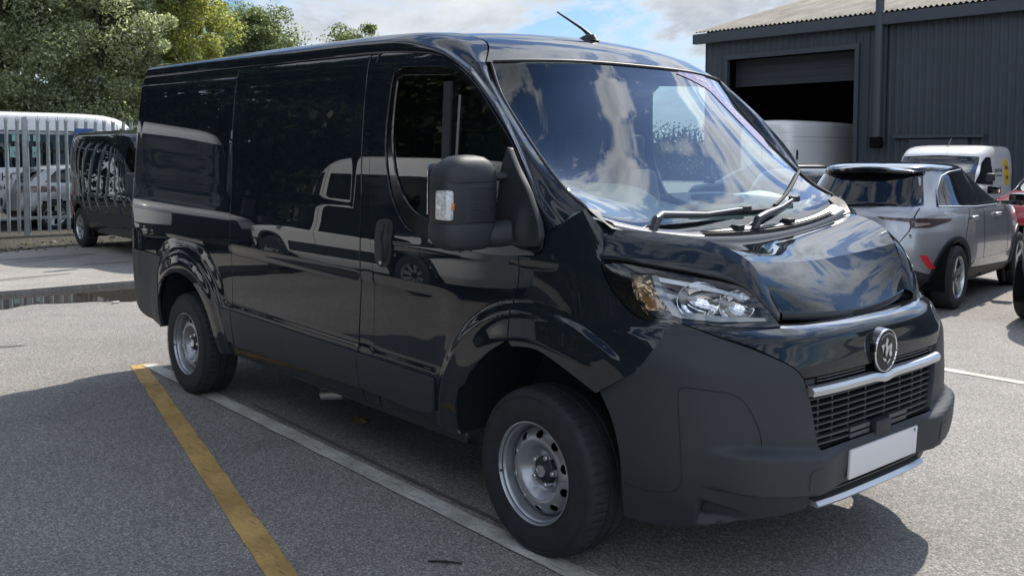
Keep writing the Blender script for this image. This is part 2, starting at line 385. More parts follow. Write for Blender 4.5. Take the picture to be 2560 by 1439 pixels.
def build_shell():
    D = side_disp
    # rear quarter
    panel('rear_quarter_panel', path([(-2.705,.33),(-2.735,.60),(-2.73,.82),(-2.745,1.31),(-2.79,1.75),(-2.80,2.075)], [(-2.80,2.075),(-4.40,2.075)], [(-4.40,2.075),(-4.43,1.6),(-4.44,.845)], [(-4.44,.845),(-3.85,.83)], [(-3.85,.83),(-3.84,.55)], AR[1:], [(-2.975,.30),(-2.705,.33)]), FA, BLACKP, VAN, disp=D, step=.034, mirror=True, fine=((-3.43, .34, .40, .70, .010),))
    panel('rear_bumper_corner', path([(-3.857,.823),(-4.46,.835)], [(-4.46,.835),(-4.45,.62),(-4.42,.48)], [(-4.42,.48),(-4.33,.375),(-4.22,.345)], [(-4.22,.345),(-3.89,.335)], [(-3.89,.335),(-3.88,.45),(-3.857,.55)], [(-3.857,.55),(-3.857,.823)]), FA, PLAST, VAN, disp=D, off=.004, step=.04, mirror=True)
    sd = panel('sliding_door', path([(-1.29,.345),(-1.305,.60),(-1.272,.99),(-1.288,1.32),(-1.317,1.606),(-1.335,2.075)], [(-1.335,2.075),(-2.793,2.075)], [(-2.793,2.075),(-2.783,1.75),(-2.738,1.31),(-2.723,.82),(-2.728,.60),(-2.698,.335)], [(-2.698,.335),(-1.29,.345)]), FA, BLACKP, VAN, disp=D, step=.035, mirror=True)
    panel('door_pillar', path([(-1.17,.60),(-1.155,1.0),(-1.22,1.325),(-1.242,1.578),(-1.27,2.03),(-1.275,2.075)], [(-1.275,2.075),(-1.328,2.075)], [(-1.328,2.075),(-1.31,1.606),(-1.281,1.32),(-1.265,.99),(-1.298,.60),(-1.283,.345)], [(-1.283,.345),(-1.15,.345)], [(-1.15,.345),(-1.17,.60)]), FA, BLACKP, VAN, disp=lambda u, z: D(u, z)-.003, step=.035, mirror=True)
    # front door: skin with the window opening
    DW = path([(-1.105,1.93),(-1.115,1.66),(-1.06,1.45),(-.985,1.335),(-.90,1.262),(-.80,1.232),(-.672,1.214)], [(-.672,1.214),(-.30,1.19),(-.01,1.215)], [(-.01,1.215),(-.02,1.38)], [(-.02,1.38),(-.085,1.49),(-.172,1.60),(-.245,1.69),(-.39,1.83),(-.52,1.925),(-.64,1.975),(-.76,1.995)], [(-.76,1.995),(-1.03,2.005)], [(-1.03,2.005),(-1.09,1.985),(-1.105,1.93)])
    outer = path([(-.45,.60),(-.48,.52),(-.485,.40)], [(-.485,.40),(-.50,.375),(-.80,.368),(-1.02,.362)], [(-1.02,.362),(-1.06,.385),(-1.10,.43),(-1.135,.43)], [(-1.135,.43),(-1.16,.60),(-1.147,1.0),(-1.213,1.325),(-1.235,1.578),(-1.263,2.03)], [(-1.263,2.03),(-1.24,2.07),(-1.20,2.08)], [(-1.20,2.08),(-1.048,2.07),(-.838,2.052),(-.653,2.008),(-.478,1.916),(-.312,1.772),(-.17,1.634),(-.082,1.505),(-.022,1.396),(.035,1.30)], [(.035,1.30),(.02,1.23),(-.095,1.212)], [(-.095,1.212),(-.092,1.107),(-.123,.99),(-.127,.86)], [(-.127,.86),(-.25,.787),(-.36,.69),(-.41,.62),(-.45,.60)])
    dr = panel('front_door', outer, FS, BLACKP, VAN, holes=[DW], disp=D, step=.028, mirror=True, fine=((0, .36, .45, .72, .010),))
    fr_in = path([(-1.072,1.94),(-1.075,1.7),(-1.031,1.52),(-.959,1.415),(-.869,1.345),(-.77,1.312),(-.684,1.298)], [(-.684,1.298),(-.3,1.275),(-.06,1.29)], [(-.06,1.29),(-.10,1.45)], [(-.10,1.45),(-.213,1.60),(-.30,1.70),(-.44,1.838),(-.571,1.927),(-.66,1.955)], [(-.66,1.955),(-1.03,1.967)], [(-1.03,1.967),(-1.06,1.96),(-1.072,1.94)])
    for sgn in (1,):
        panel('window_frame', DW, FS, GLOSSB, dr, holes=[fr_in], off=-.008, step=.03, mirror=False, skirt=.03)
        panel('window', fr_in, FS, SIDEG, dr, off=-.018, step=.06, skirt=0)
        b = MB()
        for (xa, xb, w) in ((-.665, -.61, .055),):
            for z0_, z1_ in zip(np.linspace(1.27, 1.92, 9)[:-1], np.linspace(1.27, 1.92, 9)[1:]):
                f = (z0_-1.27)/.65; x_ = xb+(xa-xb)*f; b.box((x_, -(wz((z0_+z1_)/2)-.009), (z0_+z1_)/2), (w, .012, z1_-z0_+.004))
        b.build('window_divider', PLASTD, dr)
        MB().tube([(-.556, -(wz(1.31)-.012), 1.31), (-.575, -(wz(1.86)-.012), 1.86)], .006, 8).build('window_channel', mat('channel_grey', (.16,.18,.18), .4), dr)
    # left side windows and frames (seen through the cab)
    def FL(x, z): P = FS(x, z); P[..., 1] *= -1; return P
    panel('left_door_window', DW, FL, glass('clear_side_glass', (.66, .74, .72), refl=1.3, ior=1.5), VAN, off=.01, step=.06, skirt=0)
    # handle
    h = panel('door_handle', path([(-1.125,1.16),(-1.122,1.25),(-1.10,1.275),(-1.05,1.285),(-1.02,1.28),(-1.0,1.26),(-.993,1.16),(-1.0,1.09),(-1.02,1.06),(-1.05,1.053),(-1.085,1.06),(-1.115,1.085),(-1.125,1.16)]), FS, PLASTD, VAN, off=.012, step=.02, skirt=.02, mirror=True)
    MB().tube([(-1.04, -1.036, 1.265), (-1.035, -1.047, 1.23), (-1.033, -1.05, 1.15), (-1.037, -1.04, 1.085)], [.008, .011, .011, .008], 10).build('handle_grip', PLASTD, h)
    MB().lathe([(0, .0), (.008, .0), (.009, -.006)], (-1.05, -1.047, 1.078), n=16, sgn=-1).build('keyhole', SATIN, h)
    # front wing
    panel('front_wing', path(DG, AF[5:], BF, HLO, [(.299,1.208),(.305,1.235)], [(.305,1.235),(.285,1.33),(.205,1.408)], [(.205,1.408),(.127,1.354),(.044,1.297)], [(.044,1.297),(.03,1.225),(-.087,1.205)]), FA, BLACKP, VAN, disp=D, step=.020, mirror=True, fine=((0, .36, .45, .70, .010),))
    # lower sill
    panel('sill', path([(-2.96,.30),(-.475,.325)], [(-.475,.325),(-.478,.372)], [(-.478,.372),(-.80,.362),(-1.02,.356)], [(-1.02,.356),(-1.06,.378),(-1.10,.42),(-1.135,.425)], [(-1.135,.425),(-1.145,.34)], [(-1.145,.34),(-2.70,.325)], [(-2.70,.325),(-2.96,.30)]), FS, PLASTD, VAN, off=-.006, step=.05, mirror=True)
    def mould(x): pass
    mo = dict(off=.013, step=.035, skirt=.016, mirror=True)
    panel('side_moulding', path([(-2.968,.60),(-2.966,.40)], [(-2.966,.40),(-2.738,.40)], [(-2.738,.40),(-2.738,.603)], [(-2.738,.603),(-2.968,.60)])[::-1], FS, PLAST, VAN, **mo)
    panel('side_moulding', path([(-1.31,.598),(-2.725,.603)], [(-2.725,.603),(-2.722,.385)], [(-2.722,.385),(-1.30,.42)], [(-1.30,.42),(-1.31,.598)]), FS, PLAST, VAN, **mo)
    panel('side_moulding', path([(-.672,.594),(-1.30,.597)], [(-1.30,.597),(-1.29,.42)], [(-1.29,.42),(-.85,.412),(-.80,.414)], [(-.80,.414),(-.70,.427),(-.672,.45)], [(-.672,.45),(-.662,.57),(-.672,.594)]), FS, PLAST, VAN, **mo)
    # rear: doors, lamps
    rd = MB(); 
    for s in (-1, 1):
        b = MB(); y0_, y1_ = .012, .88
        # door skin with a window opening
        for (ya, yb, za, zb) in ((y0_, y1_, .5, 1.28), (y0_, y1_, 1.86, 2.08), (y0_, .14, 1.28, 1.86), (.72, y1_, 1.28, 1.86)):
            b.box((-4.44, s*(ya+yb)/2, (za+zb)/2), (.03, yb-ya, zb-za))
        dd = b.build('rear_door', BLACKP, VAN)
        MB().box((-4.44, s*.43, 1.57), (.006, .58, .58)).build('window', SIDEG, dd)
    for s in (-1, 1):
        MB().box((-4.437, s*.935, 1.12), (.05, .07, .56), bev=.012).build('tail_lamp', mat('red_lamp', (.42, .012, .015), .15, coat=1), VAN)
    MB().box((-4.46, 0, .45), (.10, 1.72, .24), bev=.03).build('rear_bumper', PLAST, VAN)
    # inner shell: what closes the gaps between the skins
    def FI(u, z): return FA(u, z)
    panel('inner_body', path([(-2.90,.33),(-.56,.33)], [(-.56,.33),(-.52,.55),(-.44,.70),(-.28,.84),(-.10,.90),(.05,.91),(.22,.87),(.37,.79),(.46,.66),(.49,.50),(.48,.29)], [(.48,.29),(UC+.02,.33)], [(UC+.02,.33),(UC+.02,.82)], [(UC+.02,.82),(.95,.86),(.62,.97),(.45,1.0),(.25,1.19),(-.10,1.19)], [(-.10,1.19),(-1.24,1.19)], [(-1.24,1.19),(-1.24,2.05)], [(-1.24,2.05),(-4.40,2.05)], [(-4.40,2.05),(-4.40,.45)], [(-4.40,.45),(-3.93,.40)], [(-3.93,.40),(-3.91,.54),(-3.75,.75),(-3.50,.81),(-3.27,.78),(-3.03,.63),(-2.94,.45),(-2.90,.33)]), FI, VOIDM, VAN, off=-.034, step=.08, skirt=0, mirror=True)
    for s in (-1, 1):
        for (cx, cz, rr, a0, a1) in ((0.0, .36, .535, 0, 180), (-3.43, .31, .52, 0, 180)):
            w = MB(); th = np.radians(np.linspace(a0, a1, 28)); b0 = len(w.v)
            for t in th:
                for yy in (.985 if cx+rr*math.cos(t) < .2 else .985-.34*(cx+rr*math.cos(t)-.2), .55): w.v.append(np.array([cx+rr*math.cos(t), s*yy, cz+rr*math.sin(t)]))
            for i in range(len(th)-1): w.f.append((2*i, 2*i+1, 2*i+3, 2*i+2))
            k = len(w.v); w.v.append(np.array([cx, s*.55, cz]))
            for i in range(len(th)-1): w.f.append((2*i+1, k, 2*i+3))
            w.build('wheel_liner', PLASTD, VAN, smooth=40)
    MB().box((-1.9, 0, .36), (5.0, 1.5, .05)).build('floor', VOIDM, VAN)
    MB().box((-2.83, 0, 2.055), (3.10, 1.78, .05)).box((-4.40, 0, 1.25), (.03, 1.80, 1.62)).build('roof_light_stop', VOIDM, VAN)  # unseen boxes added inside the body to stop sunlight leaking through it
build_shell()

# A-pillars, cant rails and roof
def build_roof():
    def rail(m, s):
        rows = []
        Dp = [(-4.36,-.912,2.083),(-3.0,-.911,2.086),(-1.645,-.910,2.088),(-1.291,-.912,2.085),(-1.048,-.918,2.076),(-.838,-.926,2.058),(-.653,-.937,2.015),(-.478,-.952,1.925),(-.307,-.967,1.781),(-.163,-.98,1.643),(-.075,-.99,1.512),(-.014,-.998,1.403),(.050,-1.004,1.303)]
        Ep = [(-4.36,-.882,2.150),(-3.0,-.882,2.153),(-1.70,-.882,2.155),(-1.375,-.882,2.152),(-1.115,-.884,2.146),(-.935,-.886,2.123),(-.765,-.890,2.08),(-.545,-.905,1.985),(-.345,-.928,1.828),(-.205,-.943,1.675),(-.088,-.955,1.535),(.000,-.964,1.425),(.110,-.965,1.352)]
        Wp = [(-4.36,-.72,2.186),(-3.0,-.72,2.192),(-1.60,-.72,2.196),(-1.25,-.72,2.194),(-1.00,-.72,2.182),(-.82,-.72,2.157),(-.655,-.735,2.105),(-.528,-.845,2.006),(-.41,-.855,1.868),(-.262,-.868,1.722),(-.096,-.882,1.575),(.045,-.892,1.468),(.172,-.905,1.402)]
        for a, b, c in zip(Dp, Ep, Wp):
            a, b, c = map(np.array, (a, b, c)); rows.append([a+(0, .03, -.018), a+(0, .006, -.004), a*.5+b*.5+(0, -.006, .004), b, b*.55+c*.45+(0, -.004, .012), c])
        return rows
    rows = rail(0, 0)
    gridpatch('roof_rail', [[p for p in r] for r in rows[:8]], BLACKP, VAN, nu=8, nv=5, mirror=True, flip=False)
    gridpatch('windscreen_pillar', [[p for p in r] for r in rows[7:]], BLACKP, VAN, nu=8, nv=5, mirror=True)
    ed = [(-4.40,2.178,2.212),(-3.0,2.184,2.222),(-1.60,2.188,2.226),(-1.22,2.186,2.222),(-.97,2.175,2.206),(-.79,2.15,2.172),(-.645,2.103,2.120),(-.522,2.008,2.048)]
    xc = [-4.40,-3.0,-1.60,-1.15,-.87,-.67,-.51,-.40]; rows = []
    for (xe, ze, zc), x in zip(ed, xc):
        r = []
        for s in np.linspace(-1, 1, 13):
            yw = .842 if xe > -.55 else (.731 if xe > -.7 else .716)
            r.append((x+(xe-x)*s*s, s*yw, zc+(ze-zc)*abs(s)**2.2))
        rows.append(r)
    gridpatch('roof', rows, BLACKP, VAN, nu=8, nv=3)
    # ditch between roof and rail
    for s in (-1, 1):
        MB().tube([(-4.3, s*.716, 2.158), (-1.6, s*.716, 2.168), (-1.22, s*.716, 2.166), (-.97, s*.716, 2.152), (-.82, s*.718, 2.128), (-.72, s*.722, 2.10)], .0095, 6).build('roof_ditch', VOIDM, VAN)
    # aerial
    ae = MB().lathe([(.0, .036), (.018, .032), (.034, .014), (.042, 0)], (-.735, 0, 2.176), axis='Z', n=20, sgn=1); 
    for v in ae.v: v[0] = -.735+(v[0]+.735)*1.9+(.02 if v[2] > 2.19 else 0)
    a = ae.build('roof_aerial', PLASTD, VAN, smooth=60)
    MB().tube([(-.70, 0, 2.195), (-.775, 0, 2.245), (-.96, 0, 2.345)], [.012, .008, .005], 8).build('whip', PLASTD, a)
build_roof()

# windscreen
WC = np.array([(.31,1.20),(.225,1.30),(.14,1.40),(-.03,1.585),(-.2,1.79),(-.33,1.945),(-.398,2.035)])
WE = np.array([(.19,-.905,1.37),(.158,-.897,1.41),(.043,-.888,1.466),(-.099,-.878,1.573),(-.266,-.864,1.72),(-.414,-.851,1.866),(-.520,-.82,2.010)])
WCs, WEs = cr(WC, 16), cr(WE, 16)
def FW(s, t):
    s, t = np.broadcast_arrays(np.asarray(s, float), np.asarray(t, float)); k = np.clip(t, 0, 1)*(len(WCs)-1); i = np.minimum(k.astype(int), len(WCs)-2); f = (k-i)[..., None]
    c = WCs[i]*(1-f)+WCs[i+1]*f; e = WEs[i]*(1-f)+WEs[i+1]*f; q = np.abs(s)**2.7
    return np.stack([c[..., 0]+(e[..., 0]-c[..., 0])*q, s*-e[..., 1], c[..., 1]+(e[..., 2]-c[..., 1])*q], -1)
def wpt(s, t, off=0.):
    p = FW(s, t); n = np.cross(FW(s+.01, t)-FW(s-.01, t), FW(s, t+.01)-FW(s, t-.01)); n /= np.linalg.norm(n); return p+n*off
def build_screen():
    def grid(s0, s1, t0, t1, ns, nt_, off):
        return [[wpt(s, t, off) for s in np.linspace(s0, s1, ns)] for t in np.linspace(t0, t1, nt_)]
    ws = gridpatch('windscreen', grid(-1, 1, 0, 1, 17, 13, 0), WSG, VAN, nu=4, nv=3)
    # printed border band inside the glass
    FR = mat('screen_frit', (.02, .022, .03), .4)
    def band(pts_in, pts_out):
        a = MB(); n = len(pts_in); a.v = [wpt(s, t, -.006) for s, t in pts_in]+[wpt(s, t, -.006) for s, t in pts_out]
        a.f = [(i, i+1, n+i+1, n+i) for i in range(n-1)]; return a
    tt = np.linspace(0, 1, 21); ss = np.linspace(-1, 1, 31)
    b = MB()
    for pin, pout in (([(-.955+.0*t, t) for t in tt], [(-1, t) for t in tt]), ([(.955, t) for t in tt], [(1, t) for t in tt]), ([(s, .965) for s in ss], [(s, 1.) for s in ss]), ([(s, .23-.06*abs(s)**2) for s in ss], [(s, 0.) for s in ss])):
        q = band(pin, pout); k = len(b.v); b.v += q.v; b.f += [tuple(i+k for i in f) for f in q.f]
    b.build('screen_border', FR, ws, smooth=60, recalc=False)
    # rubber edge
    MB().tube([wpt(s, t, .003) for s, t in [(-1, t) for t in np.linspace(.12, .985, 24)]+[(s, 1.0) for s in np.linspace(-.99, .99, 40)]+[(1, t) for t in np.linspace(.985, .12, 24)]], .0075, 6).build('screen_seal', PLASTD, ws)
    # camera housing behind the glass, sun strip with its wording
    hb = MB(); hb.v = [wpt(s, t, d) for d in (-.012, -.07) for s, t in ((-.17, .975), (.13, .975), (.12, .83), (-.09, .80))]; hb.f = [(0, 1, 2, 3), (7, 6, 5, 4), (0, 4, 5, 1), (1, 5, 6, 2), (2, 6, 7, 3), (3, 7, 4, 0)]
    hb.build('camera_housing', PLASTD, ws)
    st = MB(); a = np.linspace(0, 1, 17)
    up = [(.40+.555*q, .985-.0*q if q < .55 else .985-.78*(q-.55)) for q in a]; lo = [(.36+.50*q, .950-.16*q if q < .55 else .862-.74*(q-.55)) for q in a]
    st.v = [wpt(s, t, .0035) for s, t in up]+[wpt(s, t, .0035) for s, t in lo]; n = len(a); st.f = [(i, n+i, n+i+1, i+1) for i in range(n-1)]
    sk = st.build('screen_sticker', mat('purple_film', (.20, .15, .30), .35, coat=.5), ws, smooth=60)
    WH = mat('white_print', (.85, .85, .9), .4)
    msg = 'Drive Away Today'
    for k, chh in enumerate(msg):
        if chh == ' ': continue
        q = .34+.034*k; qa = lambda q: (.385+.525*q, .966-.085*q if q < .55 else .919-.76*(q-.55))
        p = wpt(*qa(q), .005); p2 = wpt(*qa(q+.02), .005); nn = wpt(*qa(q), .02)-p; ax = Vector(p2-p).normalized(); az = Vector(nn).normalized(); ay = az.cross(ax)
        text('letter', chh, .036, frameM(p, ax, ay), WH, sk, ext=.0005)
    # top-right view slot
build_screen()

# bonnet and scuttle
CREASE = [(.262,-.856,1.329),(.378,-.772,1.328),(.498,-.688,1.314),(.592,-.620,1.288),(.675,-.556,1.235),(.724,-.518,1.154),(.768,-.466,1.046)]
CENT = [(.31,1.250),(.40,1.240),(.49,1.225),(.56,1.208),(.615,1.190),(.722,1.105),(.812,1.018)]
HLT = [(.262,-.955,1.235),(.37,-.915,1.238),(.46,-.865,1.226),(.585,-.765,1.202),(.69,-.655,1.168),(.748,-.59,1.105),(.792,-.512,1.022)]
def build_bonnet():
    rows = []
    for c, m in zip(CREASE, CENT):
        r = []
        for s in np.linspace(-1, 1, 17):
            q = abs(s)**1.8; r.append((m[0]+(c[0]-m[0])*q, s*-c[1], m[1]+(c[2]-m[1])*q))
        rows.append(r)
    rows2 = []
    for i, r in enumerate(rows): rows2.append(r)
    last = np.array(rows2[-1]); lip = last+np.array([.006, 0, -.014])
    bo = gridpatch('bonnet', rows2[:5], BLACKP, VAN, nu=8, nv=4)
    gridpatch('bonnet_nose', rows2[4:], BLACKP, bo, nu=10, nv=4)
    gridpatch('bonnet_lip', [last.tolist(), lip.tolist(), (lip+np.array([-.012, 0, -.022])).tolist(), (lip+np.array([-.09, 0, -.026])).tolist()], BLACKP, bo, nu=4, nv=4)
    side = [[np.array(c), np.array(c)*.62+np.array(h)*.38+(.003, -.007, .005), np.array(c)*.3+np.array(h)*.7+(.003, -.006, .003), np.array(h), np.array(h)+(-.012, .006, -.016), np.array(h)+(-.05, .05, -.02)] for c, h in zip(CREASE, HLT)]
    gridpatch('bonnet_side', side, BLACKP, bo, nu=8, nv=5, mirror=True, flip=True)
    # under-bonnet dark ledge above the lamps
    lg = [[np.array(h)+(-.01, .004, -.010), np.array(h)+(-.006, .002, -.034)] for h in HLT]
    gridpatch('bonnet_seal', lg, VOIDM, VAN, nu=8, nv=3, mirror=True)
    # scuttle panel between bonnet and glass
    CW = mat('scuttle_plastic', (.12, .12, .13), .33, bump=.2, bscale=800)
    rws = []
    for s in np.linspace(-.93, .93, 25):
        q = abs(s)**2; front = np.array((.322-(.322-.262)*q, s*.90, 1.247+(1.340-1.247)*q)); back = wpt(s, .10+.06*(1-q), .004)
        mid = front*.6+back*.4+(0, 0, .012); rws.append([front+(0, 0, -.006), front+(-.004, 0, .008), front*.82+back*.18+(0, 0, .014), mid, front*.3+back*.7+(0, 0, .004), back])
    sc = gridpatch('scuttle_panel', rws, CW, VAN, nu=3, nv=4)
    for k, fv in enumerate((.80, .66, .52)):
        pts = []
        for s in np.linspace(-.36, .80, 26):
            q = s*s; front = np.array((.322-(.322-.262)*q, s*.90, 1.247+(1.340-1.247)*q)); back = wpt(s, .10+.06*(1-q), .004); pts.append(front*fv+back*(1-fv)+(0, 0, .017))
        MB().tube(pts, .003, 6).build('scuttle_slot', VOIDM, sc)
    for s in (-.03, .42):
        p = wpt(s, .15, .016); MB().box(p, (.045, .05, .022), bev=.006).build('washer_jet', PLASTD, sc)
    for s in (-1, 1):
        S_ = np.array((1, s, 1)); q1, q2, q3 = FA(.312, 1.215)*S_, FA(.292, 1.325)*S_, FA(.212, 1.402)*S_; c0, h0 = np.array(CREASE[0])*S_, np.array(HLT[0])*S_; w0 = wpt(-s*.985, .165, -.004); dn = np.array((-.004, s*.006, -.010))
        gridpatch('wing_joint', [[q1+dn, h0+dn], [q2+dn, c0+dn], [q3+dn, w0+dn]], BLACKP, sc, nu=6, nv=4)
        gridpatch('scuttle_lip', [[wpt(-s*.995, .16, .006), wpt(-s*.93, .165, .006)], [np.array((.215, s*-.905, 1.388)), np.array((.235, s*-.84, 1.345))], [np.array((.275, s*-.868, 1.336)), np.array((.275, s*-.80, 1.325))]], PLASTD, sc, nu=3, nv=3)
    # wipers
    for (a, elbow, e, b0, b1) in (((-.66, .10), (-.585, .195), (.105, .27), (-.30, .262), (.44, .258)), ((.10, .13), (.215, .20), (.60, .285), (.40, .282), (.985, .43))):
        w = MB(); P = [wpt(a[0], a[1], .012), wpt(a[0]+.012, (a[1]+elbow[1])/2, .05), wpt(*elbow, .045), wpt(elbow[0]*.5+e[0]*.5, elbow[1]*.5+e[1]*.5, .034), wpt(*e, .028)]
        w.tube(P, [.018, .02, .017, .012, .010], 8)
        W_ = w.build('wiper_arm', mat('wiper_metal', (.045, .046, .05), .38, coat=.3), VAN, smooth=50)
        B = [wpt(b0[0]+(b1[0]-b0[0])*q, b0[1]+(b1[1]-b0[1])*q+.004*math.sin(q*3.14), .014) for q in np.linspace(0, 1, 14)]
        MB().tube(B, .009, 6).build('wiper_blade', RUBBER, W_)
        MB().box(wpt(*e, .026), (.03, .06, .028), bev=.006).build('wiper_clip', PLASTD, W_)
build_bonnet()
# ---------------------------------------------------------------- van front: bumper, trim, grille, lamps
def MU(u): return 2*UC-u
def bump_disp(u, z):
    uu = np.where(u > UC, MU(u), u)
    t = sm((uu-.640)/.20)
    bot = .452-.060*np.clip((uu-.66)/.40, 0, 1)
    top = .597-.045*np.clip((uu-.80)/.27, 0, 1)
    bar = sm((z-bot+.008)/.018)*sm((top+.012-z)/.040)
    d = .052*t*bar*sm((1.22-uu)/.20)+.016*t*bar*(1-sm((1.22-uu)/.20))
    low = sm((bot+.004-z)/.02)*t; d = d-.012*low
    d = d-.030*sm((uu-.652)/.018)*sm((.84-uu)/.16)*sm((z-.292)/.014)*sm((.402-.42*(uu-.66)-z)/.02)
    d = d+.010*sm((z-.90-.0*uu)/.03)*0
    return d
def mir(P): return [(MU(u), z) for u, z in P[::-1]]
def front_pt(y, z, off=0.):
    """point on the nose at a given y, z"""
    a = x0(z)-XJ; x = XJ+a*(1-(abs(y)/wz(z))**nz(z))**(1/nz(z)); return np.array([float(x)+off, y, z])
def build_front():
    GE = [(.989,.822),(.995,.80),(1.015,.743),(1.047,.605),(1.065,.552)]        # grille side edge
    TOPB = [(.572,1.021),(.69,.981),(.811,.938),(.913,.888),(.960,.855),(.989,.822)]
    grl = path(GE, [(1.065,.552),(MU(1.065),.552)], mir(GE), [(MU(.989),.822),(.989,.822)])
    ARC = [(.328,.742),(.376,.644),(.403,.527),(.410,.417),(.412,.258)]
    BOT = [(.412,.258),(.55,.258),(.677,.280),(.807,.300),(.952,.304),(1.06,.312)]
    LIP = [(1.06,.312),(1.06,.400)]
    bp = path(ARC[::-1], BF, TOPB, GE, [(1.065,.552),(MU(1.065),.552)], mir(GE), mir(TOPB), mir(BF), [(MU(u), z) for u, z in ARC], mir(BOT), [(MU(1.06),.312),(MU(1.06),.398)], [(MU(1.06),.398),(1.06,.398)], [(1.06,.398),(1.06,.312)], BOT[::-1])
    b = panel('front_bumper', bp[::-1] if False else bp, FA, PLAST, VAN, disp=bump_disp, step=.0105, bstep=.012, skirt=.03)
    for s in (0, 1):
        fl = (lambda P: P) if s == 0 else mir
        gl_ = cr([(.836,.600),(.832,.64),(.815,.69),(.783,.754),(.741,.790),(.68,.800),(.614,.806),(.592,.800),(.586,.775),(.590,.70),(.597,.60),(.603,.497),(.601,.449),(.575,.415),(.50,.402),(.418,.412)], 5)
        gv = []
        for u, z in gl_:
            P = FA(u, z); n_ = np.cross(FA(u+.01, z)-P, FA(u, z+.01)-P); n_ /= np.linalg.norm(n_); gv.append((P+n_*float(bump_disp(np.float64(u), np.float64(z))+.0005))*(1, -1 if s else 1, 1))
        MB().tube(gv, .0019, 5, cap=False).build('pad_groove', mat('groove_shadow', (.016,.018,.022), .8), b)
        panel('towing_cover', np.array(fl(list(map(tuple, rrect(.984, 1.052, .432, .503, .012))))), FA, PLAST, b, disp=lambda u, z: bump_disp(u, z)+.0025, step=.02, skirt=.005)
        fu = .692 if s == 0 else MU(.692); p = FA(fu, .340); q = np.cross(FA(fu+.01, .345)-p, FA(fu, .355)-p); q /= np.linalg.norm(q)
        fl_ = MB(); M_ = Vector(q).to_track_quat('Z', 'Y').to_matrix(); k0 = len(fl_.v)
        fl_.lathe([(.0, .012), (.024, .008), (.030, 0), (.030, -.02)], (0, 0, 0), axis='Z', n=24, sgn=1); fl_.v = [np.array(M_ @ Vector(v))+p-q*.030 for v in fl_.v]
        fl_.build('fog_lamp', PLASTD, b)
    # gloss black upper trim
    UP = [(.585,1.025),(.72,1.008),(.85,.998),(.946,.992),(1.05,.984),(1.25,.980),(UC,.980)]
    trim = path([(.575,1.024),(.692,.985),(.813,.942),(.915,.892),(.963,.858),(.991,.826)], [(.991,.826),(UC,.826),(MU(.991),.826)], [(MU(.991),.826),(MU(.963),.858),(MU(.915),.892),(MU(.813),.942),(MU(.692),.985),(MU(.575),1.024)], mir(UP), mir(UP)[-1:]*2, [(UC,.980),(UC,.980)], [UP[-1], UP[-1]], UP[::-1]) if False else path([(.575,1.024),(.692,.985),(.813,.942),(.915,.892),(.963,.858),(.991,.826)], [(.991,.826),(UC,.826),(MU(.991),.826)], [(MU(.991),.826),(MU(.963),.858),(MU(.915),.892),(MU(.813),.942),(MU(.692),.985),(MU(.575),1.024)], [(MU(u), z) for u, z in UP]+UP[::-1][1:])
    def tdisp(u, z):
        uu = np.where(u > UC, MU(u), u); w = sm((uu-.60)/.25)
        return .012*w*np.exp(-((z-.955-.03*np.clip(.95-uu, 0, .4)/.4)/.034)**2)
    panel('upper_trim', trim, FA, BLACKP, VAN, disp=tdisp, step=.014, bstep=.014, skirt=.05)
    # deck joining the trim to the bonnet line
    rows = []
    for u in np.linspace(.585, MU(.585), 61):
        zz = float(np.interp(min(u, MU(u)), [p[0] for p in UP], [p[1] for p in UP])); p = FA(u, zz); rows.append([p, p+(-.03, -np.sign(p[1])*.012, .012), p+(-.10, -np.sign(p[1])*.04, .014)])
    gridpatch('trim_deck', rows, GLOSSB, VAN, nu=1, nv=3)
    # grille
    g = panel('grille', grl, FA, VOIDM, VAN, off=-.075, step=.05, skirt=0)
    fr = [tuple(p) for p in grl]
    # flat surrounds left and right and a frame wall
    wall = MB(); n = len(grl)
    for u, z in grl: wall.v.append(FA(u, z)+(-.004, 0, 0))
    for u, z in grl: wall.v.append(FA(u, z)+(-.08, 0, 0))
    wall.f = [(i, (i+1) % n, n+(i+1) % n, n+i) for i in range(n)]; wall.build('grille_frame', PLAST, g, smooth=40)
    for s in (-1, 1):
        a = MB(); a.poly([front_pt(s*.495, .815, -.012), front_pt(s*.44, .815, -.012), front_pt(s*.445, .795, -.012), front_pt(s*.49, .795, -.012)]); a.build('grille_cheek', PLAST, g)
    def hbar(y0_, y1_, z, h, d, name, m, par, off=-.022, n=15, hh=None):
        pts = [front_pt(y, z, off) for y in np.linspace(y0_, y1_, n)]; a = MB(); k = 4
        for p in pts:
            for (dx, dz) in ((d/2, h/2), (-d/2, h/2), (-d/2, -h/2), (d/2, -h/2)): a.v.append(p+np.array((dx, 0, dz)))
        for i in range(n-1):
            for j in range(4): a.f.append((i*4+j, i*4+(j+1) % 4, (i+1)*4+(j+1) % 4, (i+1)*4+j))
        a.f += [(0, 1, 2, 3), tuple((n-1)*4+j for j in (3, 2, 1, 0))]; return a.build(name, m, par, smooth=35)
    GB = mat('grille_plastic', (.060, .066, .075), .35)
    for i, z in enumerate(np.linspace(.566, .738, 8)):
        yw = .455+.030*(z-.55)/.2
        if i < 2:
            hbar(-yw, -.22, z, .006, .02, 'grille_slat', GB, g); hbar(.22, yw, z, .006, .02, 'grille_slat', GB, g)
            hbar(-.22, -.075, z-.004, .016, .03, 'grille_slat', GB, g); hbar(.075, .22, z-.004, .016, .03, 'grille_slat', GB, g)
        else: hbar(-yw, yw, z, .0045, .014, 'grille_slat', GB, g, n=21)
